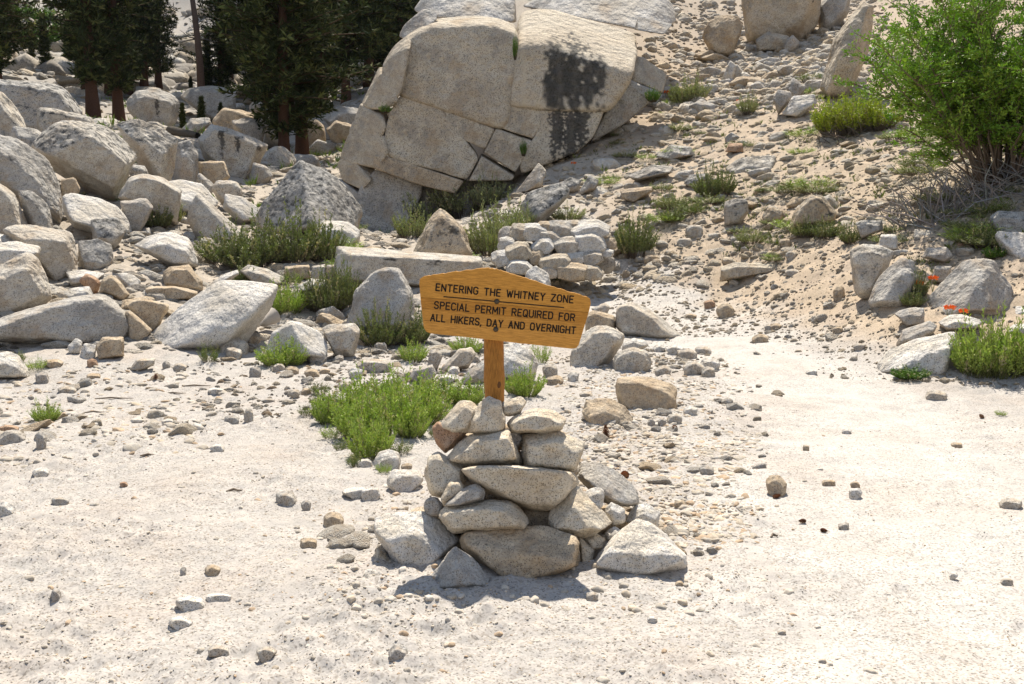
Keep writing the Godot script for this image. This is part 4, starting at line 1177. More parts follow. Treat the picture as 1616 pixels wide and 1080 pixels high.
func build_cairn() -> void:
	var g := "stones of the cairn round the sign post"
	var C := [
		[[737, 681, 738, 655, 761, 633, 771, 625, 790, 634, 798, 659, 797, 676, 768, 682], 4.98, 14, "c", "egg-like stone at top of the cairn against the sign post", {"thick": 0.8, "power": 17}],
		[[690, 673, 713, 646, 726, 633, 742, 632, 754, 642, 741, 660, 738, 682, 713, 683], 5.0, 14, "c", "pointed stone left of the cairn's top egg-like stone", {}],
		[[794, 654, 793, 634, 820, 625, 832, 634, 820, 653, 803, 657], 5.05, 12, "c", "small pale stone on the cairn right of the post", {}],
		[[801, 668, 813, 655, 841, 645, 872, 647, 893, 661, 888, 679, 863, 683, 809, 682], 5.0, 12, "c", "flat cap stone on the cairn's upper right", {"thick": 0.75}],
		[[682, 676, 690, 665, 713, 678, 737, 683, 726, 698, 702, 715, 687, 700], 5.0, 5, "r", "reddish stone at the cairn's upper left", {}],
		[[703, 721, 722, 701, 742, 685, 803, 676, 821, 717, 820, 731, 777, 735, 713, 730], 4.94, 16, "c", "wide wedge stone in the cairn's second tier, left", {"power": 25, "level": 5}],
		[[801, 678, 816, 679, 825, 691, 818, 707, 804, 705], 5.0, 4, "d", "small dark filler stone between the cairn's second tier stones", {}],
		[[825, 697, 828, 686, 882, 680, 904, 688, 921, 699, 916, 728, 904, 741, 831, 737, 824, 722], 4.96, 20, "c", "thick pale block in the cairn's second tier, right", {"power": 21, "level": 5}],
		[[670, 754, 675, 723, 692, 713, 709, 721, 734, 735, 737, 760, 697, 784, 680, 779], 4.88, 12, "c", "upright rounded stone on the cairn's left side", {"power": 23}],
		[[726, 741, 764, 733, 803, 733, 857, 739, 904, 743, 916, 762, 896, 771, 868, 808, 841, 807, 800, 791, 765, 778, 743, 763], 4.90, 6, "c", "largest slab across the cairn's middle, overhanging", {"power": 31, "lean": -6, "level": 5}],
		[[695, 786, 709, 761, 726, 759, 735, 769, 722, 787, 700, 799], 4.74, 5, "c", "small tan stone tucked under the cairn's left side", {}],
		[[701, 796, 732, 770, 751, 764, 765, 775, 762, 789, 726, 798], 4.70, 6, "g", "small grey egg stone under the cairn's middle slab", {"power": 17}],
		[[693, 810, 709, 796, 764, 789, 803, 790, 826, 808, 835, 825, 820, 838, 764, 840, 716, 839, 696, 823], 4.72, 16, "c", "long rounded stone in the cairn's lower left", {"power": 21, "level": 5}],
		[[668, 799, 674, 786, 690, 785, 702, 800, 694, 816, 675, 813], 4.78, 4, "g", "small round dark stone left of the long rounded cairn stone", {"power": 8}],
		[[727, 857, 735, 841, 771, 836, 850, 831, 885, 836, 910, 847, 919, 872, 917, 898, 850, 912, 825, 925, 800, 922, 764, 894, 732, 871], 4.64, 8, "t", "brown base stone of the cairn, front and centre", {"power": 25, "level": 5, "sunk": 0.04, "lean": 10, "cuts": [[0.0, 0.8, 0.6, 830, 874, 0.95]]}],
		[[914, 848, 938, 866, 935, 885, 918, 893], 4.66, 8, "c", "narrow stone right of the cairn's brown base stone", {}],
		[[588, 818, 599, 811, 664, 805, 693, 821, 725, 851, 709, 870, 690, 890, 638, 907, 619, 887, 596, 852], 4.72, 44, "w", "big white-topped base stone on the cairn's left", {"power": 30, "level": 5, "sunk": 0.03, "lean": 12}],
		[[719, 862, 745, 881, 775, 915, 765, 929, 713, 936, 674, 931, 674, 919, 696, 885], 4.42, 26, "g", "triangular grey stone at the foot of the cairn in front", {"power": 27, "lean": 34, "level": 5, "sunk": 0.04}],
		[[866, 826, 868, 809, 894, 773, 914, 769, 936, 806, 968, 825, 942, 841, 916, 845, 872, 836], 4.74, 34, "c", "wedge stone half in shade right below the middle slab", {"power": 35, "lean": 20, "level": 5}],
		[[907, 753, 916, 730, 942, 729, 976, 746, 1006, 771, 1007, 791, 989, 797, 957, 792, 932, 773], 5.05, 30, "g", "rough grey stone leaning behind the cairn's right side", {"lean": 34, "power": 27, "level": 5}],
		[[918, 788, 926, 774, 945, 768, 954, 777, 951, 800, 938, 805], 4.80, 12, "w", "small white stone on the cairn's right slope", {"power": 17}],
		[[953, 807, 964, 792, 986, 803, 987, 823, 967, 828], 4.82, 12, "w", "white stone right of the small white cairn stone", {}],
		[[986, 823, 1001, 799, 1020, 793, 1042, 809, 1037, 831, 1014, 829], 4.95, 18, "w", "white stone at the cairn's right rear corner", {}],
		[[921, 848, 938, 841, 955, 850, 952, 866, 932, 868], 4.70, 9, "c", "small tan-white stone in the gap before right base stone", {}],
		[[954, 841, 970, 831, 980, 837, 974, 852, 957, 853], 4.75, 9, "w", "rounded white pebble above the right base stone", {"power": 7}],
		[[932, 902, 938, 881, 976, 840, 1005, 819, 1030, 828, 1058, 850, 1083, 875, 1081, 895, 1045, 907, 989, 918, 957, 912], 4.66, 8, "w", "big white-topped base stone on the cairn's right", {"power": 40, "level": 5, "sunk": 0.04, "lean": 10, "thick": 1.0, "cuts": [[0.03, 0.74, 0.67, 1005, 874, 0.92]]}],
		[[1062, 855, 1086, 856, 1090, 870, 1072, 876], 4.86, 8, "c", "small stone behind the right base stone", {}],
		[[954, 933, 964, 921, 986, 919, 991, 935, 976, 944, 960, 943], 4.40, 8, "o", "round tan cobble in front of the right base stone", {"power": 7}],
		[[582, 890, 596, 864, 620, 888, 608, 903], 4.66, 6, "c", "brown stone wedged under the left base stone", {}],
		[[570, 916, 580, 897, 599, 902, 620, 921, 599, 938, 576, 933], 4.42, 22, "w", "pale flat stone on the ground left of the cairn", {"lean": 45}],
		[[783, 936, 785, 923, 804, 920, 816, 926, 812, 938], 4.42, 6, "g", "small grey stone under the brown base stone", {}],
		[[800, 950, 804, 934, 822, 932, 829, 942, 824, 951], 4.34, 6, "g", "small grey stone in the sign's shadow", {}],
		[[940, 895, 930, 905, 922, 898, 926, 885, 938, 884], 4.6, 8, "w", "small white stone at the left tip of right base stone", {}],
		[[1000, 918, 1012, 906, 1026, 908, 1028, 920, 1010, 926], 4.46, 4, "c", "small brown stone in shade under the right base stone", {}],
	]
	for b in C:
		var o: Dictionary = b[5].duplicate()
		if not o.has("sunk"):
			o.sunk = 0.04
		o.wear = 0.078
		outline_rock("cairn_stone", b[0], b[1], b[2], b[3], b[4], "stone", g, o)
	# the heart and the far side of the pile
	var K := [[730, 900, 170, 70, 5.0], [850, 895, 170, 70, 5.05], [760, 850, 170, 62, 5.1], [880, 845, 150, 62, 5.0], [740, 800, 120, 60, 5.0], [850, 800, 140, 60, 5.02],
		[780, 755, 120, 52, 5.05], [870, 770, 90, 50, 5.0], [725, 760, 70, 50, 5.02], [850, 718, 100, 44, 5.12], [745, 715, 70, 40, 5.1], [770, 690, 70, 30, 5.16], [840, 690, 80, 30, 5.2],
		[690, 850, 110, 56, 5.1], [950, 850, 110, 56, 5.15]]
	for k in K.size():
		var c: Array = K[k]
		box_rock("cairn_stone", c[0], c[1], c[2], c[3], c[4], "t", "hidden filling stone in the heart of the cairn", "stone", "filling stones inside the cairn", {"thick": 0.9, "level": 3, "sunk": 0.0})
	var rr := RandomNumberGenerator.new()
	rr.seed = 88
	var few := []
	for k in 46:
		var a := rr.randf_range(-0.35, 3.5)
		var r := rr.randf_range(0.62, 1.0)
		var p := Vector3(0.03 + cos(a) * r, 0, -4.85 - sin(a) * r * 0.95)
		p.y = ground_h(p.x, p.z)
		few.append([p, rr.randf_range(0.05, 0.15)])
	for e in few:
		near_cairn.append(e)

# ---------------------------------------------------------------- mesh builder for thin and swept shapes
var bv := PackedVector3Array()
var bn := PackedVector3Array()
var bc := PackedColorArray()
var bi := PackedInt32Array()

func start() -> void:
	bv = PackedVector3Array()
	bn = PackedVector3Array()
	bc = PackedColorArray()
	bi = PackedInt32Array()

func finish() -> ArrayMesh:
	var arr := []
	arr.resize(Mesh.ARRAY_MAX)
	arr[Mesh.ARRAY_VERTEX] = bv
	arr[Mesh.ARRAY_NORMAL] = bn
	arr[Mesh.ARRAY_COLOR] = bc
	arr[Mesh.ARRAY_INDEX] = bi
	var mesh := ArrayMesh.new()
	mesh.add_surface_from_arrays(Mesh.PRIMITIVE_TRIANGLES, arr)
	return mesh

func tri(a: Vector3, b: Vector3, c: Vector3, n: Vector3, col: Color) -> void:
	# clockwise seen from the side that n points to
	var k := bv.size()
	if (b - a).cross(c - a).dot(n) > 0.0:
		var s := b
		b = c
		c = s
	bv.append(a)
	bv.append(b)
	bv.append(c)
	for i in 3:
		bn.append(n)
		bc.append(col)
		bi.append(k + i)

func quad(a: Vector3, b: Vector3, c: Vector3, d: Vector3, n: Vector3, col: Color) -> void:
	tri(a, b, c, n, col)
	tri(a, c, d, n, col)

# a leaf: two triangles folded a little along the midrib
func leaf(p: Vector3, dir: Vector3, side: Vector3, length: float, width: float, col: Color) -> void:
	var tip := p + dir * length
	var m := p + dir * length * 0.45
	var n := dir.cross(side).normalized()
	var l := m + side * width * 0.5 + n * width * 0.12
	var r := m - side * width * 0.5 + n * width * 0.12
	tri(p, l, tip, (l - p).cross(tip - p).normalized(), col)
	tri(p, tip, r, (tip - p).cross(r - p).normalized(), col)

# a tapered round bar through the points
func tube(pts: PackedVector3Array, radii: PackedFloat32Array, sides: int, col: Color, col2 := Color(-1, 0, 0)) -> void:
	var base := bv.size()
	var n := pts.size()
	for k in n:
		var d := (pts[mini(k + 1, n - 1)] - pts[maxi(k - 1, 0)]).normalized()
		var s := d.cross(Vector3(0.3, 0.2, 0.9) if absf(d.y) > 0.9 else Vector3.UP).normalized()
		var t := d.cross(s)
		for i in sides:
			var a := TAU * i / sides
			var e := s * cos(a) + t * sin(a)
			bv.append(pts[k] + e * radii[k])
			bn.append(e)
			bc.append(col if col2.r < 0.0 else col.lerp(col2, float(k) / (n - 1)))
	for k in n - 1:
		for i in sides:
			var a := base + k * sides + i
			var b := base + k * sides + (i + 1) % sides
			bi.append_array([a, a + sides, b, b, a + sides, b + sides])

# ---------------------------------------------------------------- the sign
const STROKES := {
	"A": [4.2, [[0, 0, 2.1, 6, 4.2, 0], [0.75, 2, 3.45, 2]]], "C": [4, [[4, 5, 3, 6, 1, 6, 0, 5, 0, 1, 1, 0, 3, 0, 4, 1]]], "D": [4, [[0, 0, 0, 6, 2.6, 6, 4, 4.8, 4, 1.2, 2.6, 0, 0, 0]]],
	"E": [3.5, [[3.5, 0, 0, 0, 0, 6, 3.5, 6], [0, 3.1, 2.9, 3.1]]], "F": [3.5, [[0, 0, 0, 6, 3.5, 6], [0, 3.1, 2.9, 3.1]]], "G": [4, [[4, 5, 3, 6, 1, 6, 0, 5, 0, 1, 1, 0, 3, 0, 4, 1, 4, 2.9, 2.4, 2.9]]],
	"H": [4, [[0, 0, 0, 6], [4, 0, 4, 6], [0, 3, 4, 3]]], "I": [0, [[0, 0, 0, 6]]], "K": [4, [[0, 0, 0, 6], [4, 6, 0, 2.2], [1.4, 3.5, 4, 0]]], "L": [3.4, [[0, 6, 0, 0, 3.4, 0]]],
	"M": [4.8, [[0, 0, 0, 6, 2.4, 1.6, 4.8, 6, 4.8, 0]]], "N": [4, [[0, 0, 0, 6, 4, 0, 4, 6]]], "O": [4, [[1, 0, 0, 1.2, 0, 4.8, 1, 6, 3, 6, 4, 4.8, 4, 1.2, 3, 0, 1, 0]]],
	"P": [3.8, [[0, 0, 0, 6, 2.8, 6, 3.8, 5.2, 3.8, 3.6, 2.8, 2.8, 0, 2.8]]], "Q": [4, [[1, 0, 0, 1.2, 0, 4.8, 1, 6, 3, 6, 4, 4.8, 4, 1.2, 3, 0, 1, 0], [2.4, 1.6, 4.2, -0.4]]],
	"R": [3.9, [[0, 0, 0, 6, 2.8, 6, 3.8, 5.2, 3.8, 3.7, 2.8, 2.9, 0, 2.9], [2, 2.9, 3.9, 0]]], "S": [3.8, [[3.7, 5, 2.8, 6, 1, 6, 0, 5, 0, 4, 0.9, 3.2, 2.9, 2.8, 3.8, 2, 3.8, 1, 2.9, 0, 1, 0, 0, 1]]],
	"T": [4, [[0, 6, 4, 6], [2, 6, 2, 0]]], "U": [4, [[0, 6, 0, 1.1, 1, 0, 3, 0, 4, 1.1, 4, 6]]], "V": [4, [[0, 6, 2, 0, 4, 6]]], "W": [5.6, [[0, 6, 1.4, 0, 2.8, 5, 4.2, 0, 5.6, 6]]],
	"Y": [4, [[0, 6, 2, 3, 4, 6], [2, 3, 2, 0]]], "Z": [4, [[0, 6, 4, 6, 0, 0, 4, 0]]], ",": [0, [[0, 0.3, -0.5, -1.0]]], " ": [2.6, []],
}

# routed and painted capitals: strokes with round ends, from (x0, y) to x1
func lettering(text: String, x0: float, x1: float, y: float, cap: float, z: float) -> ArrayMesh:
	start()
	var gap := 2.1
	var total := -gap
	for ch in text:
		total += STROKES[ch][0] + gap
	var u := cap / 6.0
	var ux := (x1 - x0) / total
	var x := x0
	var half := u * 0.60
	var black := Color.WHITE
	var n := Vector3(0, 0, 1)
	for ch in text:
		for line in STROKES[ch][1]:
			var last := Vector3.ZERO
			for k in range(0, line.size(), 2):
				var p := Vector3(x + line[k] * ux, y + line[k + 1] * u, z)
				if k > 0:
					var d := (p - last).normalized()
					var s := Vector3(-d.y, d.x, 0) * half
					quad(last - s, last + s, p + s, p - s, n, black)
				for i in 8:
					var a := TAU * i / 8
					var b := TAU * (i + 1) / 8
					tri(p + Vector3(0, 0, 0.00006), p + Vector3(cos(a), sin(a), 0) * half + Vector3(0, 0, 0.00006), p + Vector3(cos(b), sin(b), 0) * half + Vector3(0, 0, 0.00006), n, black)
				last = p
		x += (STROKES[ch][0] + gap) * ux
	return finish()

func slab(poly: PackedVector2Array, z0: float, z1: float, col: Color) -> ArrayMesh:
	start()
	var bevel := 0.003
	var inner := PackedVector2Array()
	var mid := Vector2.ZERO
	for p in poly:
		mid += p / poly.size()
	for p in poly:
		inner.append(p - (p - mid).normalized() * bevel)
	var tr := Geometry2D.triangulate_polygon(inner)
	for k in range(0, tr.size(), 3):
		var a := inner[tr[k]]
		var b := inner[tr[k + 1]]
		var c := inner[tr[k + 2]]
		tri(Vector3(a.x, a.y, z1), Vector3(b.x, b.y, z1), Vector3(c.x, c.y, z1), Vector3(0, 0, 1), col)
		tri(Vector3(a.x, a.y, z0), Vector3(b.x, b.y, z0), Vector3(c.x, c.y, z0), Vector3(0, 0, -1), col)
	var n := poly.size()
	for k in n:
		var a := poly[k]
		var b := poly[(k + 1) % n]
		var ia := inner[k]
		var ib := inner[(k + 1) % n]
		var m := Vector2((b - a).y, -(b - a).x).normalized()
		if m.dot((a + b) * 0.5 - mid) < 0.0:
			m = -m
		var m3 := Vector3(m.x, m.y, 0)
		quad(Vector3(a.x, a.y, z0 + bevel), Vector3(b.x, b.y, z0 + bevel), Vector3(b.x, b.y, z1 - bevel), Vector3(a.x, a.y, z1 - bevel), m3, col)
		quad(Vector3(a.x, a.y, z1 - bevel), Vector3(b.x, b.y, z1 - bevel), Vector3(ib.x, ib.y, z1), Vector3(ia.x, ia.y, z1), (m3 + Vector3(0, 0, 1)).normalized(), col)
		quad(Vector3(a.x, a.y, z0 + bevel), Vector3(b.x, b.y, z0 + bevel), Vector3(ib.x, ib.y, z0), Vector3(ia.x, ia.y, z0), (m3 - Vector3(0, 0, 1)).normalized(), col)
	return finish()

func build_sign() -> void:
	var depth := 5.03
	var px := depth / F
	var foot := at(781, 700, depth + 0.075)
	foot.y = ground_h(foot.x, foot.z)
	var root := thing("trail_sign", "orange wooden trail sign board bolted to a round post standing in the cairn", "sign", foot)
	# the round post
	start()
	var pts := PackedVector3Array()
	var rad := PackedFloat32Array()
	var top := at(781, 452, depth + 0.075).y - foot.y
	for k in 25:
		var t := k / 24.0
		pts.append(Vector3(0.006 * sin(t * 5.0), lerpf(-0.35, top, t), 0))
		rad.append(0.0525 + 0.0022 * sin(t * 37.0) + 0.002 * sin(t * 90.0))
	tube(pts, rad, 28, Color(0.44, 0.205, 0.045), Color(0.42, 0.19, 0.04))
	var cap := bv.size()
	bv.append(pts[24] + Vector3(0, 0.004, 0))
	bn.append(Vector3.UP)
	bc.append(Color(0.50, 0.27, 0.08))
	for i in 28:
		bi.append_array([cap, cap - 28 + (i + 1) % 28, cap - 28 + i])
	put("post", finish(), M.post, Vector3.ZERO, root)
	# a knot low on the post
	var knot := SphereMesh.new()
	knot.radius = 0.016
	knot.height = 0.030
	var kn := put("knot", knot, flat_mat(lin(0.12, 0.055, 0.02), 0.7), at(788, 605, depth + 0.075) - foot + Vector3(-0.004, 0.0, 0.045), root)
	kn.scale = Vector3(0.8, 1.35, 0.5)
	# the board: planks one above the other, rolled a little clockwise
	var c := at(797, 488, depth)
	var roll := deg_to_rad(-5.2)
	var board := Node3D.new()
	board.name = "board"
	board.position = c - foot
	board.rotation.z = roll
	root.add_child(board)
	var out := PackedVector2Array()
	for p in [[662, 447], [663, 440], [669, 436], [690, 433], [715, 429], [740, 426], [762, 423], [776, 423], [790, 426], [812, 433], [840, 442], [875, 453], [905, 462], [926, 468], [931, 472], [932, 479], [929, 492], [918, 528], [913, 544], [909, 549], [902, 550], [790, 538], [730, 531], [680, 526], [673, 523], [669, 516], [665, 482]]:
		var d := ray(p[0], p[1])
		var w := EYE + d * ((c.z - EYE.z) / d.z) - c
		out.append(Vector2(w.x, w.y).rotated(-roll))
	# chips in the top edge
	var chipped := PackedVector2Array()
	for k in out.size():
		chipped.append(out[k])
		if k >= 2 and k <= 13:
			for j in 5:
				var q := out[k].lerp(out[k + 1], (j + 1) / 6.0)
				chipped.append(q + Vector2(0, rng.randf_range(-0.0035, 0.0015)))
	var cuts := [0.30, 0.022, -0.034, -0.092, -0.30]
	var cols := [Color(0.63, 0.305, 0.055), Color(0.53, 0.24, 0.040), Color(0.60, 0.29, 0.055), Color(0.66, 0.325, 0.070)]
	for k in 4:
		var strip := PackedVector2Array([Vector2(-1, cuts[k + 1] + 0.0004), Vector2(1, cuts[k + 1] + 0.0004), Vector2(1, cuts[k] - 0.0004), Vector2(-1, cuts[k] - 0.0004)])
		for part in Geometry2D.intersect_polygons(chipped, strip):
			var o := put("plank", slab(part, -0.0185, 0.0185 + 0.0005 * (k % 2), cols[k]), M.plank, Vector3.ZERO, board)
			o.set_meta("label", ["top plank with the words ENTERING THE WHITNEY ZONE", "second plank with the words SPECIAL PERMIT", "third plank with the words ALL HIKERS", "bottom plank of the board"][k])
	var zf := 0.0198
	# the writing: [text, left column and row, right column and row of its lower edge]
	for t in [["ENTERING THE WHITNEY ZONE", 688, 457.5, 904, 479.5], ["SPECIAL PERMIT REQUIRED FOR", 685.5, 486, 906, 507.5], ["ALL HIKERS, DAY AND OVERNIGHT", 679.5, 505.5, 907.5, 528]]:
		var a := on_board(t[1], t[2], c, roll)
		var b := on_board(t[3], t[4], c, roll)
		put("lettering", lettering(t[0], a.x, b.x, (a.y + b.y) * 0.5, 10.6 * px, zf), M.letter, Vector3.ZERO, board)
	var la := on_board(700, 467, c, roll)
	var lb := on_board(890, 487, c, roll)
	start()
	var ly := (la.y + lb.y) * 0.5
	quad(Vector3(la.x, ly - 0.0028, zf), Vector3(la.x, ly + 0.0028, zf), Vector3(lb.x, ly + 0.0028, zf), Vector3(lb.x, ly - 0.0028, zf), Vector3(0, 0, 1), Color.WHITE)
	put("ruled_line", finish(), M.letter, Vector3.ZERO, board)
	for b in [[784, 476], [782.5, 520]]:
		var p := on_board(b[0], b[1], c, roll)
		start()
		var pts2 := PackedVector3Array()
		var r2 := PackedFloat32Array()
		for s in [[0.0, 0.0135], [0.003, 0.0135], [0.0055, 0.0105], [0.0065, 0.004], [0.0067, 0.0002]]:
			pts2.append(Vector3(p.x, p.y, 0.0185 + s[0]))
			r2.append(s[1])
		tube(pts2, r2, 16, Color.WHITE)
		put("bolt", finish(), M.bolt, Vector3.ZERO, board)

func on_board(px: float, py: float, c: Vector3, roll: float) -> Vector2:
	var d := ray(px, py)
	var w := EYE + d * ((c.z + 0.019 - EYE.z) / d.z) - c
	return Vector2(w.x, w.y).rotated(-roll)

# ---------------------------------------------------------------- stones one can pick out on the slope and the sand
func build_slope_rocks() -> void:
	var S := [
		# column, lower row, width, height, tone, label
		[1145, 502, 30, 24, "t", "tan egg-shaped stone lying on the trail's upper edge"],
		[1120, 487, 20, 14, "r", "rust-orange stone left of the tan egg-shaped one"],
		[1091, 503, 20, 8, "t", "flat tan stone low on the trail edge"],
		[1200, 541, 28, 14, "t", "low tan stone in the middle of the trail bend"],
		[1325, 475, 20, 25, "t", "upright brown stone standing on the bare slope"],
		[1322, 526, 18, 11, "t", "small brown stone low on the bare slope"],
		[1356, 553, 22, 12, "p", "flat stone at the foot of the bare slope"],
		[1281, 592, 20, 9, "w", "single white stone on the bare trail"],
		[1478, 632, 38, 17, "p", "smooth flat stone on sand before the long white boulder"],
		[1225, 784, 36, 36, "t", "rough tan rock standing alone in the gravel right of cairn"],
		[1596, 805, 40, 20, "p", "flat white stone on the sand at right edge"],
		[1213, 521, 14, 9, "p", "small pale stone above the trail bend"],
		[1225, 520, 20, 10, "t", "tan chip of rock on the lower bare slope"],
		[1248, 410, 18, 14, "p", "pale stone above the right end of long tan stone"],
		[1240, 390, 24, 14, "t", "tan stone higher above the long tan stone"],
		[1095, 372, 30, 18, "p", "white-topped stone on the bare slope, upper left"],
		[1080, 388, 26, 13, "p", "pale flat stone left of the white-topped slope stone"],
		[1160, 384, 18, 12, "p", "pale stone beside the little sage plant"],
		[1250, 434, 24, 10, "p", "pale stone right of the long tan stone"],
		[1180, 404, 16, 8, "t", "flat brown chip above the long tan stone"],
		[1036, 420, 16, 12, "t", "small brown cobble on the slope beside stone wall"],
		[988, 438, 14, 12, "t", "brown cobble at the trail edge right of stone wall"],
		[925, 452, 24, 12, "w", "white flat stone at the trail edge below the stone wall"],
		[1030, 414, 30, 12, "t", "flat reddish stone on the slope beside stone wall"],
		[1010, 408, 18, 12, "p", "pale cobble on the slope beside stone wall"],
		# gravel beside the trail
		[1095, 592, 36, 22, "p", "pale rock in the heap beside the trail, right"],
		[1120, 586, 34, 22, "w", "white rock topmost of the heap beside the trail"],
		[1118, 596, 24, 18, "p", "tan-faced rock at front of the heap beside the trail"],
		[1065, 560, 30, 16, "w", "white stone below the wedge-shaped trail boulder"],
		[1084, 566, 34, 16, "p", "oblong stone below the wedge-shaped trail boulder"],
		[1040, 556, 24, 12, "w", "flat pale stone near the round tan boulder"],
		[1110, 560, 30, 14, "p", "stone on the trail side of the rock heap"],
		[1046, 592, 28, 16, "p", "tan stone right of the round tan boulder"],
		[905, 602, 20, 16, "w", "white cobble under the large rounded boulder"],
		[868, 596, 26, 22, "p", "tan triangular stone right of white-grey boulder"],
		[876, 608, 30, 16, "t", "brown flake before the tan triangular stone"],
		[925, 628, 24, 10, "p", "low stone left of the blocky tan boulder"],
		[1065, 670, 28, 18, "p", "pale stone at the foot of the blocky tan boulder"],
		[1045, 672, 16, 12, "g", "small grey stone under the blocky tan boulder"],
		[1028, 673, 14, 12, "g", "grey pebble in shade under the blocky tan boulder"],
		[1090, 655, 24, 14, "w", "white cobble right of the blocky tan boulder"],
		[1073, 803, 22, 14, "t", "brown cobble in the gravel right of the cairn"],
		[1115, 750, 26, 16, "g", "grey cobble in the gravel right of the cairn"],
		[1308, 767, 24, 10, "t", "brown flat stone on the trail right of the gravel"],
		[1350, 788, 24, 18, "w", "white stone with brown cap on the trail"],
		[1350, 770, 16, 10, "t", "small brown stone above the white-and-brown one"],
		[1332, 836, 20, 12, "d", "small dark stone on the sand right of gravel"],
		[1272, 712, 12, 10, "t", "small stone at the top edge of trail sand"],
		[1336, 685, 18, 8, "w", "white chip on the trail sand"],
		[1510, 706, 20, 8, "t", "brown stone on the sand at far right"],
		[1505, 913, 16, 10, "w", "white chip alone on the lower right sand"],
		[1590, 924, 24, 12, "p", "pale chip on the lower right sand near the edge"],
		[1234, 1002, 14, 8, "p", "tiny pale chip on the lower right sand"],
		[1298, 1048, 14, 8, "p", "tiny reddish chip near the lower edge, right"],
		[1030, 982, 18, 10, "w", "white chip on sand below the right base stone"],
		[1072, 928, 14, 12, "t", "small brown stone right of the round tan cobble"],
		[935, 948, 22, 14, "p", "pale stone at the right end of the sign's shadow"],
		# left of the cairn
		[612, 744, 42, 36, "w", "white rock at the foot of the bright green clump"],
		[642, 742, 20, 12, "t", "small tan stone right of the white rock by green clump"],
		[575, 738, 26, 14, "w", "pale flat stone below the bright green clump"],
		[451, 798, 40, 24, "p", "tan-bottomed flat stone on the left sand"],
		[483, 807, 18, 19, "g", "grey pebble right of the tan-bottomed flat stone"],
		[526, 831, 36, 24, "t", "tan pointed stone half buried left of the cairn"],
		[487, 866, 32, 18, "t", "brown flat stone on the left sand"],
		[336, 908, 28, 18, "t", "brown stone on the lower left sand"],
		[289, 910, 12, 16, "d", "small dark upright stone left of the brown one"],
		[300, 962, 50, 22, "w", "white flat stone with dark end, lower left sand"],
		[284, 992, 42, 20, "w", "white flat stone, lower of two on lower left sand"],
		[345, 950, 44, 14, "w", "buried white stone right of the white flat stone"],
		[628, 1042, 32, 26, "g", "grey pebble near the lower edge left of centre"],
		[420, 1042, 36, 22, "p", "pinkish pebble near the lower edge at left"],
		[345, 1035, 36, 18, "p", "pale pebble near the lower left edge"],
		[88, 948, 18, 20, "g", "dark grey pebble on the left sand"],
		[10, 817, 32, 26, "w", "white-topped stone cut by the left edge"],
		[95, 796, 30, 12, "g", "grey flat stone on the left sand"],
		[65, 752, 30, 15, "w", "white flat stone on the upper left sand"],
		[195, 768, 14, 8, "r", "small reddish pebble on the left sand"],
		[365, 668, 26, 14, "g", "grey low stone left of the little standing stone"],
		[392, 667, 18, 24, "p", "little standing stone on the left sand"],
		[265, 672, 22, 12, "w", "white pebble with dark end on the left sand"],
		[343, 714, 26, 14, "w", "flat white stone on the left sand below the standing one"],
		[65, 708, 20, 28, "g", "upright grey stone at the left beside the weed tuft"],
		[20, 700, 46, 22, "d", "dark grey rock at left edge before the weed tuft"],
		[14, 682, 36, 12, "r", "rust-red flat stone at the left edge"],
		[66, 606, 24, 20, "g", "rough grey stone before the white left edge rock"],
		[105, 622, 34, 14, "p", "pale stone among rubble on the left"],
		[148, 600, 26, 12, "t", "tan stone among rubble on the left"],
		[145, 580, 20, 14, "r", "rust-red stone under the brown cube rock"],
		[85, 580, 34, 14, "t", "tan flat rock under the tilted white stone"],
		[262, 584, 14, 14, "g", "small grey stone below the sloping slab"],
		[284, 586, 22, 14, "p", "pale stone below the sloping slab's right end"],
		[370, 558, 50, 24, "p", "rounded pale rock at the right foot of sloping slab"],
		[368, 567, 28, 20, "p", "smaller rock in front of the rounded pale one"],
		[400, 542, 24, 12, "t", "rust-tan stone by the driftwood"],
		[403, 596, 22, 18, "g", "grey pitted stone left of the green tuft"],
		[440, 588, 20, 14, "p", "pale stone beneath the green tuft"],
		[460, 592, 24, 14, "t", "tan stone right below the green tuft"],
		[501, 574, 34, 24, "d", "dark grey triangular stone right of the green tuft"],
		[492, 598, 26, 16, "t", "tan block on the sand before the triangular stone"],
		[512, 590, 20, 8, "t", "brown flat stone beside the tan block"],
		[535, 572, 16, 12, "g", "small grey triangular stone before the pale block"],
		[600, 556, 22, 16, "p", "tan pointed stone under the green bush by the sign"],
		[575, 545, 22, 12, "t", "tan stone under the green bush left of the sign"],
		[545, 618, 24, 16, "p", "pale stone above the bright green clump"],
		[562, 598, 24, 18, "w", "white stone above the bright green clump"],
		[510, 506, 24, 18, "d", "brown rounded stone below the olive bush"],
		[483, 624, 18, 12, "t", "rust-tan stone left above the bright green clump"],
		[465, 628, 18, 14, "p", "pale pebble left of the rust-tan stone"],
		[340, 622, 26, 10, "w", "white chip on the upper left sand"],
		[422, 636, 24, 7, "g", "flat grey chip on the upper left sand"],
		[590, 588, 60, 24, "p", "half buried pale rock above the bright green clump, long"],
		[560, 786, 44, 18, "w", "pale stone half buried left of the cairn, upper"],
		[640, 775, 60, 36, "w", "broad pale rock half buried behind the left base stone"],
		[585, 790, 34, 22, "w", "white stone left of the broad half buried rock"],
		[648, 600, 24, 16, "p", "stone right of grey wedge stone behind the clump"],
		[716, 592, 20, 14, "w", "white cobble in the rubble left of the post"],
		[730, 583, 18, 13, "p", "pink-grey cobble in the rubble left of the post"],
		[707, 585, 22, 12, "r", "reddish flat cobble in the rubble left of the post"],
		[748, 572, 18, 12, "g", "grey cobble near the post under the board"],
		[705, 604, 30, 12, "w", "low white stone in the rubble left of the post"],
	]
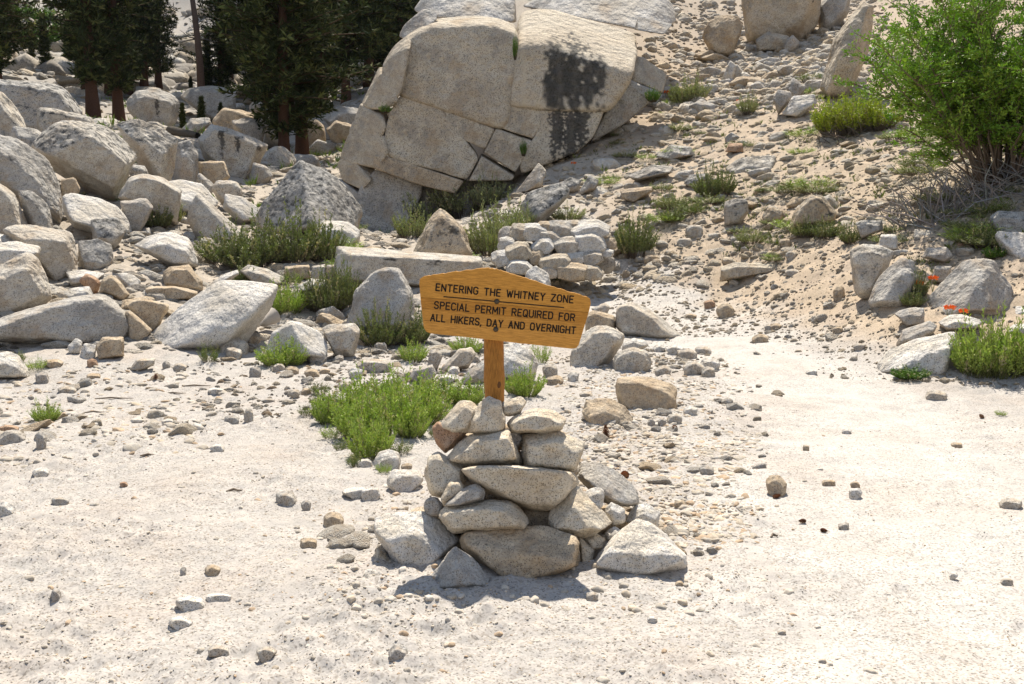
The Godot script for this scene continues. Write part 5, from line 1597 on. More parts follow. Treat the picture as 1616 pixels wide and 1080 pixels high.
	for s in S:
		box_rock("stone", s[0], s[1], s[2], s[3], 0.0, s[4], s[5], "stone", "", {"sunk": 0.45, "power": 18.0, "level": 3 if s[2] < 32 else 4})
	print("stones ", S.size())

# ---------------------------------------------------------------- stones alike, each by itself, and finer rubble as stuff
var pool := []
const TONE_OF := ["w", "p", "t", "p", "g", "p", "w", "t", "p", "o"]
const TONE_WORD := {"w": "white", "p": "pale", "t": "tan", "g": "grey", "o": "buff"}
# things that are easy to find, with their place in the photograph: loose stones are described by the nearest of them
const LANDMARKS := [
	[815, 860, "the cairn"], [1225, 768, "the lone tan rock in the gravel"], [1020, 628, "the blocky tan boulder"], [958, 655, "the small white-topped block"], [942, 550, "the large rounded tan boulder"],
	[998, 570, "the round tan boulder"], [1018, 505, "the wedge-shaped trail boulder"], [1105, 580, "the rock heap beside the trail"], [610, 660, "the bright green leafy clump"], [465, 535, "the white pyramid rock"],
	[605, 465, "the tan-grey pyramid boulder"], [620, 520, "the green bush under the board"], [810, 570, "the cracked boulder behind the post"], [440, 565, "the bright tuft by the pyramid rock"], [330, 500, "the big smooth sloping slab"],
	[100, 505, "the long low grey boulder"], [72, 650, "the lone weed tuft"], [20, 575, "the white left edge rock"], [175, 548, "the brown cube-like rock"], [40, 450, "the big left edge boulder"],
	[80, 395, "the cracked tan block"], [262, 385, "the broad white flat rock"], [285, 440, "the squared tan block"], [430, 390, "the wide dark olive shrub"], [340, 345, "the shark-fin rock"], [490, 310, "the lichen pyramid boulder"],
	[640, 420, "the long flat-topped slab"], [135, 250, "the largest left boulder"], [155, 335, "the white sunlit slab"], [245, 345, "the round dark shrub"], [370, 240, "the streaked pale boulder"], [695, 370, "the pointed tan boulder"],
	[870, 400, "the dry stone wall"], [1005, 380, "the olive tuft by the wall"], [860, 315, "the grey lichen rock"], [1005, 305, "the tan flat-topped block"], [1188, 268, "the largest slope rock"], [1025, 272, "the long dark low rock"],
	[1160, 330, "the squat black-spotted boulder"], [1285, 335, "the rounded triangle boulder"], [1180, 427, "the long tan flat stone"], [1375, 415, "the white-topped right boulder"], [1415, 450, "the leaning grey boulder"],
	[1535, 460, "the biggest right boulder"], [1450, 560, "the long white boulder"], [1590, 350, "the flat-topped right edge rock"], [1345, 180, "the yellow-green bush"], [1500, 150, "the willow"], [1262, 162, "the white flat boulder"],
	[1090, 145, "the shrub by the outcrop corner"], [1140, 50, "the rounded white-topped boulder"], [1232, 25, "the huge top boulder"], [1148, 106, "the upright white scree stone"], [1325, 85, "the tall leaning slab"], [465, 180, "the twin pines"],
	[240, 165, "the large grey boulder under pines"], [318, 80, "the dead snag"], [150, 120, "the tall dark pine"], [75, 90, "the slim dark fir"], [545, 150, "the outcrop's left shoulder"], [1180, 170, "the small grey slope shrub"], [940, 260, "the outcrop's right foot"]]
var told := {}
const COUNTED := ["nearest", "second nearest", "third nearest", "fourth nearest", "fifth nearest", "sixth nearest", "seventh nearest", "eighth nearest", "ninth nearest", "tenth nearest", "eleventh nearest", "twelfth nearest"]

func seen_at(p: Vector3) -> Vector2:
	var d := (p - EYE).rotated(Vector3.RIGHT, TILT)
	return Vector2(CX + F * d.x / -d.z, CY - F * d.y / -d.z)

# loose things of one kind: [node, place, first words]; each is told by its nearest landmark, its side of it and its rank there
func describe(list: Array) -> void:
	var by := {}
	for e in list:
		var q := seen_at(e[1])
		var best := 0
		var least := 1e9
		for k in LANDMARKS.size():
			var d := q.distance_to(Vector2(LANDMARKS[k][0], LANDMARKS[k][1]))
			if d < least:
				least = d
				best = k
		var v := q - Vector2(LANDMARKS[best][0], LANDMARKS[best][1])
		var side := ("right of" if v.x > 0 else "left of") if absf(v.x) > absf(v.y) * 1.2 else ("below" if v.y > 0 else "above")
		var key: String = "%s %s %s" % [e[2], side, LANDMARKS[best][2]]
		if not by.has(key):
			by[key] = []
		by[key].append([least, e[0]])
	for key in by:
		var l: Array = by[key]
		l.sort_custom(func(a, b): return a[0] < b[0])
		for k in l.size():
			l[k][1].set_meta("label", key if l.size() == 1 else "%s, %s" % [key, COUNTED[mini(k, 11)]])

func random_spot(zone: Array) -> Vector3:
	# zone: least and most angle (radians from straight ahead), least and most distance
	var th := rng.randf_range(zone[0], zone[1])
	var r := exp(rng.randf_range(log(zone[2]), log(zone[3])))
	var x := r * sin(th)
	var z := -r * cos(th)
	return Vector3(x, ground_h(x, z), z)

func off_trail(p: Vector3) -> bool:
	return trail_at(p.x, p.z) > 1.9 and (-p.z > 17.0 or p.x > 5.2)

func blocked(p: Vector3) -> bool:
	# the cairn, and the outcrop
	if Vector2(p.x - 0.02, p.z + 4.75).length() < 0.55:
		return true
	return false

func build_loose_stones() -> void:
	for k in 10:
		pool.append(pool_rock(900 + k, 3, [0.55, 0.75, 0.42, 0.62, 0.85][k % 5], [16.0, 26.0, 40.0][k % 3], TONE_OF[k]))
	var zones := [
		[60, [0.06, 0.27, 6.2, 10.5], 0.05, 0.16, "pale loose stone in the gravel bank right of the cairn", "loose stones in the gravel bank right of the cairn"],
		[50, [-0.30, -0.05, 9.0, 12.5], 0.06, 0.18, "pale loose stone in the rubble behind the bright green clump", "loose stones in the rubble behind the green clump"],
		[45, [-0.52, -0.30, 8.2, 11.3], 0.06, 0.20, "loose stone in the rubble strip at the left", "loose stones in the rubble strip at left"],
		[60, [-0.50, -0.12, 13.0, 20.0], 0.16, 0.50, "loose rock in the gaps of the left boulder field", "loose rocks in the left boulder field"],
		[75, [0.06, 0.34, 19.5, 33.0], 0.20, 0.60, "weathered rock scattered over the grassy slope", "rocks scattered over the grassy slope"],
		[60, [0.17, 0.33, 29.0, 42.0], 0.35, 0.95, "scree block below the huge top boulder", "scree blocks below the huge top boulder"],
		[40, [0.24, 0.50, 12.5, 19.0], 0.10, 0.32, "weathered stone on the slope right of the trail", "stones on the slope right of the trail"],
		[35, [-0.30, -0.15, 33.0, 60.0], 0.5, 1.6, "grey rock on the ground under the pines", "rocks under the pines"],
		[30, [-0.48, -0.25, 60.0, 110.0], 0.8, 2.6, "grey talus block on the slope behind the pines", "talus blocks behind the pines"],
	]
	var listed := []
	for z in zones:
		for k in z[0]:
			var p := random_spot(z[1])
			if blocked(p):
				continue
			var s: float = z[2] * pow(z[3] / z[2], pow(rng.randf(), 1.7))
			listed.append(loose("cobble" if s < 0.35 else "rock", p, s, z[4], z[5]))
	for e in near_cairn:
		listed.append(loose("cobble", e[0], e[1], "small stone at the foot of the cairn", "small stones round the foot of the cairn"))
	describe(listed)

func loose(called: String, p: Vector3, s: float, label: String, group: String) -> Array:
	var k := rng.randi() % pool.size()
	var far := Vector2(p.x, p.z).length()
	var m: Material = M.granite_stained if far < 12.0 else (M.granite_mid_stained if far < 30.0 else M.granite_far_stained)
	var o := put(called, pool[k], m, p + Vector3(0, s * 0.0, 0))
	o.scale = Vector3(rng.randf_range(0.8, 1.25), rng.randf_range(0.75, 1.1), rng.randf_range(0.8, 1.2)) * s
	o.rotation = Vector3(rng.randf_range(-0.35, 0.35), rng.randf() * TAU, rng.randf_range(-0.35, 0.35))
	tag(o, label, "rock" if called == "rock" else "stone", group)
	var big := "small" if s < 0.12 else ("fist-sized" if s < 0.2 else ("middling" if s < 0.5 else "big"))
	return [o, p, "%s %s %s" % [big, TONE_WORD[TONE_OF[k]], called]]

func scatter(called: String, mesh: Mesh, mat: Material, spots: Array, label: String, category: String) -> void:
	# spots: [place, size, tint]
	var mm := MultiMesh.new()
	mm.transform_format = MultiMesh.TRANSFORM_3D
	mm.use_colors = true
	mm.mesh = mesh
	mm.instance_count = spots.size()
	for k in spots.size():
		var s: Array = spots[k]
		var b := Basis.from_euler(Vector3(rng.randf_range(-0.4, 0.4), rng.randf() * TAU, rng.randf_range(-0.4, 0.4)))
		b = b.scaled_local(Vector3(rng.randf_range(0.75, 1.3), rng.randf_range(0.7, 1.1), rng.randf_range(0.75, 1.2)) * s[1])
		mm.set_instance_transform(k, Transform3D(b, s[0]))
		mm.set_instance_color(k, s[2])
	var o := MultiMeshInstance3D.new()
	o.name = numbered(called)
	o.multimesh = mm
	o.material_override = mat
	o.set_meta("kind", "stuff")
	tag(o, label, category)
	add_child(o)

func build_gravel() -> void:
	var shapes := []
	for k in 4:
		var nor := PackedVector3Array()
		var dist := PackedFloat32Array()
		shapes.append(pool_rock(700 + k, 2, [0.6, 0.75, 0.5, 0.85][k], [18.0, 26.0, 40.0, 14.0][k], "w"))
	# zone, count, least and most size, tints
	var pale := [Color(1.0, 0.98, 0.95), Color(0.9, 0.86, 0.8), Color(0.8, 0.76, 0.7), Color(0.95, 0.86, 0.74), Color(0.84, 0.80, 0.74), Color(0.98, 0.93, 0.86), Color(0.85, 0.68, 0.52)]
	var brown := [Color(1.0, 0.90, 0.76), Color(0.93, 0.84, 0.70), Color(0.95, 0.91, 0.85), Color(0.86, 0.74, 0.58), Color(0.80, 0.76, 0.70), Color(1.0, 0.97, 0.92)]
	var grey := [Color(0.85, 0.84, 0.82), Color(0.65, 0.64, 0.62), Color(0.9, 0.86, 0.8), Color(0.75, 0.68, 0.58), Color(0.45, 0.43, 0.41)]

	var zones := [
		["pebbles", "fine pebbles and grit strewn over the sandy ground", [-0.62, 0.62, 2.6, 9.5], 42000, 0.004, 0.016, pale],
		["pebbles", "coarse pebbles scattered over the sandy ground", [-0.62, 0.62, 2.8, 11.0], 2600, 0.012, 0.045, pale],
		["gravel", "bank of broken gravel between the cairn and the trail", [0.03, 0.25, 5.0, 12.5], 14000, 0.014, 0.07, pale],
		["gravel", "gravel and rubble behind the bright green clump", [-0.32, 0.0, 8.6, 13.5], 2600, 0.02, 0.11, pale],
		["gravel", "gravel in the rubble strip at the left", [-0.62, -0.28, 7.4, 12.0], 2200, 0.02, 0.11, pale],
		["gravel", "small stones round the foot of the cairn", [-0.20, 0.22, 4.0, 6.4], 1600, 0.012, 0.055, pale],
		["rubble", "rubble in the gaps of the boulder field", [-0.62, 0.02, 12.5, 30.0], 8500, 0.05, 0.36, grey],
		["gravel", "gravel on the bare sandy slope", [0.10, 0.62, 11.0, 21.0], 16000, 0.014, 0.11, brown],
		["rubble", "broken stones over the grassy slope", [0.02, 0.62, 17.5, 46.0], 15000, 0.04, 0.32, brown],
		["rubble", "scree of broken blocks below the huge top boulder", [0.13, 0.36, 29.0, 50.0], 3200, 0.12, 0.60, brown],
		["rubble", "talus below the pines", [-0.62, -0.08, 30.0, 75.0], 3500, 0.15, 0.9, grey],
		["rubble", "talus on the mountainside", [-0.62, 0.0, 75.0, 260.0], 6000, 0.5, 3.6, grey],
	]
	for z in zones:
		var spots := []
		for k in z[3]:
			var p := random_spot(z[2])
			var r := Vector2(p.x, p.z).length()
			var s: float = z[4] * pow(z[5] / z[4], pow(rng.randf(), 2.4))
			var keep := 1.0
			# zones thin out raggedly towards their sides
			var u: float = (atan2(p.x, -p.z) - z[2][0]) / (z[2][1] - z[2][0]) + 0.14 * noise_b.get_noise_2d(p.x * 1.1, p.z * 1.1)
			if z[2][1] - z[2][0] < 0.5:
				keep = smoothstep(-0.05, 0.15, u) * (1.0 - smoothstep(0.80, 1.05, u))
			if r < 14.0 and s > 0.012:
				# the trodden way is swept clean of larger stones
				keep *= smoothstep(0.2, 1.1, trail_at(p.x, p.z))
				keep *= 0.35 + 0.65 * smoothstep(-0.2, 0.3, noise_b.get_noise_2d(p.x * 0.9, p.z * 0.9))
			if rng.randf() > keep:
				continue
			p.y += fine_h(p.x, p.z, r) - s * 0.10
			var c: Color = z[6][rng.randi() % z[6].size()]
			var t := rng.randf_range(0.8, 1.1)
			spots.append([p, s, Color(c.r * t, c.g * t, c.b * t)])
		var mat: Material = M.pebble if z[2][3] < 13.0 else (M.granite_mid if z[2][3] < 50.0 else M.granite_far)
		scatter(z[0], shapes[zones.find(z) % 4], mat, spots, z[1], "gravel")

# ---------------------------------------------------------------- trees
func vary(c: Color, by: float) -> Color:
	var t := 1.0 + rng.randf_range(-by, by)
	return Color(c.r * t * (1.0 + rng.randf_range(-0.1, 0.1)), c.g * t, c.b * t * (1.0 + rng.randf_range(-0.1, 0.1)))

# one conifer: a trunk mesh and a crown mesh of drooping limbs with bunches of needles
func conifer(h: float, width: float, bare: float, dense: float, seed_: int) -> Array:
	rng.seed = seed_
	start()
	var pts := PackedVector3Array()
	var rad := PackedFloat32Array()
	var r0 := h * 0.0125
	for k in 14:
		var t := k / 13.0
		pts.append(Vector3(0.05 * h * 0.12 * sin(t * 4.0 + seed_), h * t - 0.4, 0.04 * h * 0.1 * cos(t * 3.0)))
		rad.append(r0 * (1.0 - t * 0.94) * (1.35 if k == 0 else 1.0))
	tube(pts, rad, 12, Color(0.125, 0.066, 0.040), Color(0.08, 0.05, 0.03))
	var trunk := finish()
	start()
	var y := h * bare
	while y < h * 0.985:
		var t := (y - h * bare) / (h * (1.0 - bare))
		var reach := width * (0.42 + 0.58 * pow(1.0 - t, 0.8)) * smoothstep(-0.09, 0.11, t) * (1.0 - 0.75 * smoothstep(0.8, 1.0, t))
		var n := int(rng.randi_range(4, 6) * dense)
		for b in n:
			var a := rng.randf() * TAU
			var l := reach * rng.randf_range(0.55, 1.15) * (0.80 + 0.85 * noise_b.get_noise_3d(cos(a) * 1.3 + seed_, y * 0.55, sin(a) * 1.3))
			l = maxf(l, 0.15)
			var out := Vector3(cos(a), 0, sin(a))
			var sidev := Vector3(-sin(a), 0, cos(a))
			var p0 := Vector3(0, y + rng.randf_range(-0.2, 0.2), 0)
			var droop := rng.randf_range(0.05, 0.45) * (1.0 - t)
			var bp := PackedVector3Array()
			var br := PackedFloat32Array()
			for k in 4:
				var u := k / 3.0
				bp.append(p0 + out * l * u + Vector3(0, l * (0.18 * u - droop * u * u + 0.16 * u * u * u), 0) + sidev * l * 0.12 * sin(u * 3.0 + a))
				br.append(0.035 * (1.0 - 0.8 * u) * (0.4 + l * 0.3))
			tube(bp, br, 3, Color(0.07, 0.045, 0.03))
			var m := int(5 + l * 4.0)
			for s in m:
				var u := 0.22 + 0.78 * (s + rng.randf()) / m
				var seg := mini(int(u * 3.0), 2)
				var q := bp[seg].lerp(bp[seg + 1], u * 3.0 - seg)
				q += sidev * rng.randf_range(-0.28, 0.28) * l * (1.05 - u) + Vector3(0, rng.randf_range(-0.06, 0.12), 0)
				var c := vary(Color(0.036, 0.046, 0.018) if rng.randf() < 0.68 else Color(0.105, 0.118, 0.042), 0.3)
				for f in 4:
					var d := (out * rng.randf_range(-0.1, 1.0) + sidev * rng.randf_range(-0.8, 0.8) + Vector3(0, rng.randf_range(-0.35, 0.65), 0)).normalized()
					var sd := d.cross(Vector3(rng.randf_range(-1, 1), rng.randf_range(-1, 1), rng.randf_range(-1, 1))).normalized()
					leaf(q, d, sd, rng.randf_range(0.22, 0.46), rng.randf_range(0.05, 0.11), c)
		y += h * 0.013 / maxf(dense, 0.5) * rng.randf_range(0.7, 1.3)
	return [trunk, finish()]

func place_tree(kind: Array, px: float, py: float, depth: float, s: float, label: String, group: String, called := "pine_tree", slender := 1.0) -> void:
	var p := at(px, py, depth)
	p.y = ground_h(p.x, p.z)
	var root := thing(called, label, "tree", p, group)
	var t := put("trunk", kind[0], M.bark, Vector3.ZERO, root)
	var c := put("crown", kind[1], M.needle, Vector3.ZERO, root)
	var turn := rng.randf() * TAU
	for o in [t, c]:
		o.scale = Vector3(s * slender, s, s * slender) if o == c else Vector3.ONE * s
		o.rotation.y = turn

func build_trees() -> void:
	var big := conifer(19.0, 2.7, 0.065, 1.3, 401)
	var tall := conifer(21.0, 2.1, 0.07, 1.3, 402)
	var broad := conifer(17.0, 2.7, 0.07, 1.3, 403)
	var slim := conifer(9.0, 1.15, 0.03, 1.0, 404)
	var spire := conifer(6.0, 0.8, 0.02, 1.0, 405)
	rng.seed = 410
	var near := "pines standing behind the boulder field"
	for t in [
		[big, 453, 262, 37.5, 0.92, "front pine of the twin red-brown trunks, nearest of the pines"],
		[tall, 474, 252, 39.0, 0.95, "right-hand trunk of the twin pines, slightly behind"],
		[tall, 146, 186, 47.0, 1.1, "tall dark pine with thick reddish trunk behind largest left boulders"],
		[tall, 188, 182, 49.0, 1.0, "dark pine close right of the thick reddish trunk"],
		[broad, -6, 150, 48.0, 1.0, "broad dark pine at the upper left edge"],
		[tall, 138, 150, 58.0, 1.1, "dark pine behind the thick reddish trunk on its left"],
		[broad, 168, 150, 60.0, 1.1, "dark pine between the two left trunks, farther back"],
		[broad, 210, 146, 63.0, 1.05, "dark pine filling the space right of the left pair"],
		[tall, -25, 160, 44.0, 1.1, "pine cut off by the left frame edge"],
		[tall, 226, 150, 62.0, 1.0, "pine with dark trunk left of the dead snag"],
		[tall, 252, 142, 66.0, 0.9, "slender pine just left of the pale mountain gap"],
		[broad, 425, 150, 60.0, 1.1, "dark pine left behind the twin pines"],
		[tall, 402, 148, 68.0, 0.9, "pine on the right rim of the pale mountain gap"],
		[big, 512, 170, 58.0, 1.2, "dark pine between the twin pines and the outcrop"],
		[broad, 545, 150, 56.0, 1.25, "broad pine against the outcrop's left shoulder"],
		[tall, 585, 120, 64.0, 1.3, "pine behind the outcrop's left shoulder"],
		[tall, 630, 90, 66.0, 1.3, "pine top rising behind the outcrop's rounded shoulder"],
		[broad, 480, 150, 72.0, 1.2, "far pine behind the twin pines"],
		[tall, 440, 140, 76.0, 1.2, "farther pine left behind the twin pines"]]:
		place_tree(t[0], t[1], t[2], t[3], t[4], t[5], near, "pine_tree", 0.78 if t[1] < 280 else 0.95)
	var back := []
	for k in 62:
		var th := rng.randf_range(-0.52, -0.09)
		if (th > -0.345 and th < -0.285) or (th > -0.46 and th < -0.405):
			continue
		var r := rng.randf_range(62.0, 118.0)
		var p := Vector3(r * sin(th), 0, -r * cos(th))
		p.y = ground_h(p.x, p.z)
		var kind: Array = [tall, broad, big][k % 3]
		var root := thing("pine_tree", "dark pine far back in the forest", "tree", p, "pines far back on the slope")
		var s := rng.randf_range(0.55, 0.95)
		put("trunk", kind[0], M.bark, Vector3.ZERO, root).scale = Vector3.ONE * s
		var cr := put("crown", kind[1], M.needle, Vector3.ZERO, root)
		cr.scale = Vector3(s * 0.8, s, s * 0.8)
		cr.rotation.y = rng.randf() * TAU
		back.append([root, p, ["short", "middling", "tall"][clampi(int((s - 0.55) / 0.134), 0, 2)] + (" far broad pine" if k % 3 == 1 else " far dark pine")])
	describe(back)
	var small := "small firs on the rocky slope"
	for t in [
		[slim, 72, 128, 72.0, 0.45, "slim dark fir on the talus left of the tall pine"],
		[slim, 52, 126, 80.0, 0.38, "thin fir at left beside the broad edge pine"],
		[slim, 107, 118, 84.0, 0.33, "slim fir just left of the tall dark pine"],
		[slim, 97, 52, 120.0, 0.27, "spire-shaped fir high on the far slope at left"],
		[slim, 109, 50, 122.0, 0.32, "second spire fir high on the far slope at left"],
		[slim, 121, 52, 124.0, 0.24, "third, shorter spire fir high on the far slope"],
		[slim, 328, 138, 66.0, 0.43, "slim fir in the pale mountain gap"],
		[spire, 301, 136, 64.0, 0.2, "little fir left of the dead snag's foot"],
		[spire, 318, 178, 46.0, 0.27, "young fir right of the large grey boulder"],
		[spire, 288, 186, 42.0, 0.2, "small young fir touching the large grey boulder"],
		[spire, 348, 168, 50.0, 0.2, "young fir between grey boulders right of the snag"],
		[spire, 340, 140, 62.0, 0.15, "tiny fir behind the low long boulder"],
		[slim, 40, 20, 130.0, 0.4, "dark fir at the top left of the far slope"],
		[slim, 30, 40, 128.0, 0.3, "dark fir on the far slope near the left edge"]]:
		place_tree(t[0], t[1], t[2], t[3], t[4], t[5], small, "fir_tree")
	# the dead tree
	for s in [[318, 142, 62.0, 12.0, "bare dead pine snag with broken branches in the mountain gap"], [352, 120, 80.0, 13.0, "thin bare dead pine right of the bigger snag"]]:
		var p := at(s[0], s[1], s[2])
		p.y = ground_h(p.x, p.z)
		var root := thing("dead_tree", s[4], "tree", p)
		var h: float = s[3]
		start()
		var pts := PackedVector3Array()
		var rad := PackedFloat32Array()
		for k in 10:
			var t := k / 9.0
			pts.append(Vector3(-0.06 * h * t + 0.12 * sin(t * 6.0), h * t - 0.3, 0.1 * cos(t * 4.0)))
			rad.append(h * 0.021 * (1.0 - t * 0.8))
		tube(pts, rad, 10, Color(0.22, 0.13, 0.09), Color(0.27, 0.25, 0.23))
		put("trunk", finish(), M.bark, Vector3.ZERO, root)
		for b in 16:
			start()
			var t := rng.randf_range(0.35, 0.97)
			var a := rng.randf() * TAU
			var l := rng.randf_range(0.6, 1.7) * (1.2 - t * 0.6)
			var o := Vector3(cos(a), rng.randf_range(-0.25, 0.35), sin(a))
			var q := pts[int(t * 9.0)]
			tube(PackedVector3Array([q, q + o * l * 0.5, q + o * l + Vector3(0, rng.randf_range(-0.2, 0.3), 0)]), PackedFloat32Array([0.05, 0.035, 0.012]), 5, Color(0.22, 0.2, 0.18))
			put("branch", finish(), M.bark, Vector3.ZERO, root)

# ---------------------------------------------------------------- shrubs, herbs and grass
# a leafy clump of upright stems: [stems mesh, foliage mesh], about one unit high and two wide
func clump(seed_: int, stems: int, leaves: int, lean: float, leaf_l: float, leaf_w: float, c1: Color, c2: Color, wood: Color, flat := 1.0) -> Array:
	rng.seed = seed_
	var tops := []
	start()
	for s in stems:
		var a := rng.randf() * TAU
		var q := sqrt(rng.randf())
		var out := Vector3(cos(a), 0, sin(a))
		var foot := out * q * 0.42
		var l := rng.randf_range(0.42, 1.1) * (1.08 - 0.40 * q)
		var d := (Vector3.UP * flat + out * lean * q + Vector3(rng.randf_range(-0.2, 0.2), 0, rng.randf_range(-0.2, 0.2))).normalized()
		var mid := foot + d * l * 0.5 + out * 0.05
		var tip := foot + d * l + Vector3(0, 0.05, 0)
		tube(PackedVector3Array([foot - Vector3(0, 0.06, 0), mid, tip]), PackedFloat32Array([0.010, 0.007, 0.003]), 3, wood)
		tops.append([foot, mid, tip, out])
	var stem := finish()
	start()
	for t in tops:
		var tone := rng.randf()
		var dry := rng.randf()
		for k in leaves:
			var u := 0.18 + 0.82 * pow((k + rng.randf()) / leaves, 0.75)
			var p: Vector3 = t[0].lerp(t[1], u * 2.0) if u < 0.5 else t[1].lerp(t[2], u * 2.0 - 1.0)
			var ax: Vector3 = (t[2] - t[0]).normalized()
			var r := Vector3(rng.randf_range(-1, 1), rng.randf_range(-0.3, 0.6), rng.randf_range(-1, 1)).normalized()
			var d := (ax * rng.randf_range(0.35, 1.0) + r * 1.1).normalized()
			var sd := d.cross(Vector3(rng.randf_range(-1, 1), rng.randf_range(-1, 1), rng.randf_range(-1, 1))).normalized()
			leaf(p, d, sd, leaf_l * rng.randf_range(0.7, 1.25), leaf_w * rng.randf_range(0.7, 1.2), vary(c1.lerp(c2, clampf(tone * 0.6 + rng.randf() * 0.4, 0.0, 1.0)) if dry > 0.09 else Color(0.42, 0.36, 0.20), 0.16))
	return [stem, finish()]

func place_clump(called: String, kind: Array, px: float, py: float, w: float, h: float, label: String, category: String, group := "", depth := 0.0, glossy := false) -> Node3D:
	var p := hit(px, py) if depth <= 0.0 else at(px, py, depth)
	if depth > 0.0:
		p.y = ground_h(p.x, p.z)
	var k := -p.z / F
	var root := thing(called, label, category, p, group)
	var a := put("stems", kind[0], M.twig, Vector3.ZERO, root)
	var b := put("foliage", kind[1], M.glossy_leaf if glossy else M.leaf, Vector3.ZERO, root)
	var turn := rng.randf() * TAU
	for o in [a, b]:
		o.scale = Vector3(w * k * 0.5, h * k, w * k * 0.5)
		o.rotation.y = turn
	return root

func build_shrubs() -> void:
	var olive := Color(0.115, 0.135, 0.045)
	var olive2 := Color(0.23, 0.24, 0.10)
	var lime := Color(0.20, 0.29, 0.045)
	var lime2 := Color(0.46, 0.52, 0.13)
	var sage := Color(0.20, 0.21, 0.095)
	var sage2 := Color(0.36, 0.36, 0.17)
	var wood := Color(0.13, 0.105, 0.08)
	var dark := [clump(501, 150, 34, 1.7, 0.085, 0.034, olive, olive2, wood), clump(502, 150, 34, 1.9, 0.085, 0.034, olive, olive2, wood)]
	var bright := [clump(511, 150, 26, 1.4, 0.105, 0.032, lime, lime2, Color(0.16, 0.17, 0.06)), clump(512, 140, 26, 1.6, 0.10, 0.032, lime, lime2, Color(0.16, 0.17, 0.06)), clump(513, 130, 24, 1.7, 0.11, 0.032, lime, lime2, Color(0.15, 0.15, 0.06))]
	var greyish := [clump(521, 130, 28, 1.7, 0.09, 0.030, sage, sage2, wood), clump(522, 120, 26, 1.8, 0.09, 0.030, sage, sage2, wood)]
	var tuft := [clump(531, 60, 12, 1.2, 0.22, 0.030, lime, lime2, Color(0.15, 0.16, 0.06)), clump(532, 60, 12, 1.4, 0.22, 0.030, Color(0.11, 0.15, 0.03), Color(0.20, 0.22, 0.07), Color(0.15, 0.14, 0.06))]
	var moss := clump(541, 170, 16, 1.6, 0.11, 0.06, Color(0.06, 0.13, 0.015), Color(0.13, 0.22, 0.03), Color(0.1, 0.08, 0.05))
	rng.seed = 550
	# dark and olive shrubs, built of several clumps
	var S := [
		["shrub", "wide dark olive shrub spreading below the lichen pyramid boulder", [[360, 416, 90, 52], [410, 418, 100, 62], [465, 416, 100, 70], [510, 412, 70, 58], [385, 424, 80, 40]], dark],
		["shrub", "olive bush left of the sign behind the bright tufts", [[520, 492, 72, 66], [545, 486, 50, 58], [498, 490, 46, 46]], dark],
		["shrub", "green bush right under the left end of the sign board", [[600, 546, 80, 54], [640, 544, 70, 50], [660, 540, 40, 40]], dark],
		["shrub", "large grey-green shrub at the foot of the outcrop, upper part", [[680, 356, 100, 60], [730, 340, 110, 62], [775, 326, 70, 46], [650, 376, 60, 46]], greyish],
		["shrub", "grey-green shrub left of the dry stone wall", [[770, 404, 70, 70], [795, 380, 74, 58], [820, 362, 50, 40]], greyish],
		["shrub", "olive tuft shrub right of the dry stone wall", [[1004, 404, 66, 56], [990, 398, 44, 40]], dark],
		["shrub", "round dark green shrub before the left boulders", [[245, 360, 56, 36], [268, 352, 44, 32]], dark],
		["shrub", "olive bush at the largest slope rock's left side", [[1120, 312, 50, 40], [1140, 308, 44, 34]], dark],
		["shrub", "low green shrub under the rounded triangle boulder", [[1270, 374, 44, 24], [1305, 376, 50, 26]], dark],
		["shrub", "dark small shrub right of the rounded triangle boulder", [[1345, 384, 42, 26]], dark],
		["shrub", "grey-green shrub by the outcrop's right corner", [[1090, 160, 60, 36], [1075, 166, 40, 26]], greyish],
		["shrub", "small grey shrub high on the slope", [[1180, 180, 36, 28]], greyish],
		["shrub", "small sage plant on the bare slope above long tan stone", [[1187, 384, 52, 24]], greyish],
		["shrub", "flat silver plant at the long tan stone's left end", [[1157, 446, 28, 16]], greyish],
		["shrub", "olive bush at the right beside rust-orange rock", [[1538, 388, 44, 34], [1556, 392, 40, 28]], dark],
		["shrub", "low shrub at the foot of the grey lichen rock", [[895, 350, 56, 26]], greyish],
		["shrub", "small dark shrub in front of the long pale rock", [[395, 448, 60, 26]], dark],
		["shrub", "grassy hummock on the slope left of squat spotted boulder", [[1060, 330, 60, 24], [1090, 336, 50, 20]], greyish],
		["shrub", "low hummock shrub below the grassy slope", [[1060, 350, 40, 20]], dark],
		["shrub", "leggy plant among the orange flowers between right boulders", [[1448, 470, 34, 40], [1440, 484, 40, 22]], dark],
	]
	for s in S:
		var first: Array = s[2][0]
		var base := hit(first[0], first[1])
		var root := thing(s[0], s[1], "shrub", base)
		for c in s[2]:
			var p := hit(c[0], c[1])
			var k := -p.z / F
			var kind: Array = s[3][rng.randi() % s[3].size()]
			var turn := rng.randf() * TAU
			for part in [["stems", kind[0], M.twig], ["foliage", kind[1], M.leaf]]:
				var o := put(part[0], part[1], part[2], p - base, root)
				o.scale = Vector3(c[2] * k * 0.56, c[3] * k * 1.3, c[2] * k * 0.56)
				o.rotation.y = turn
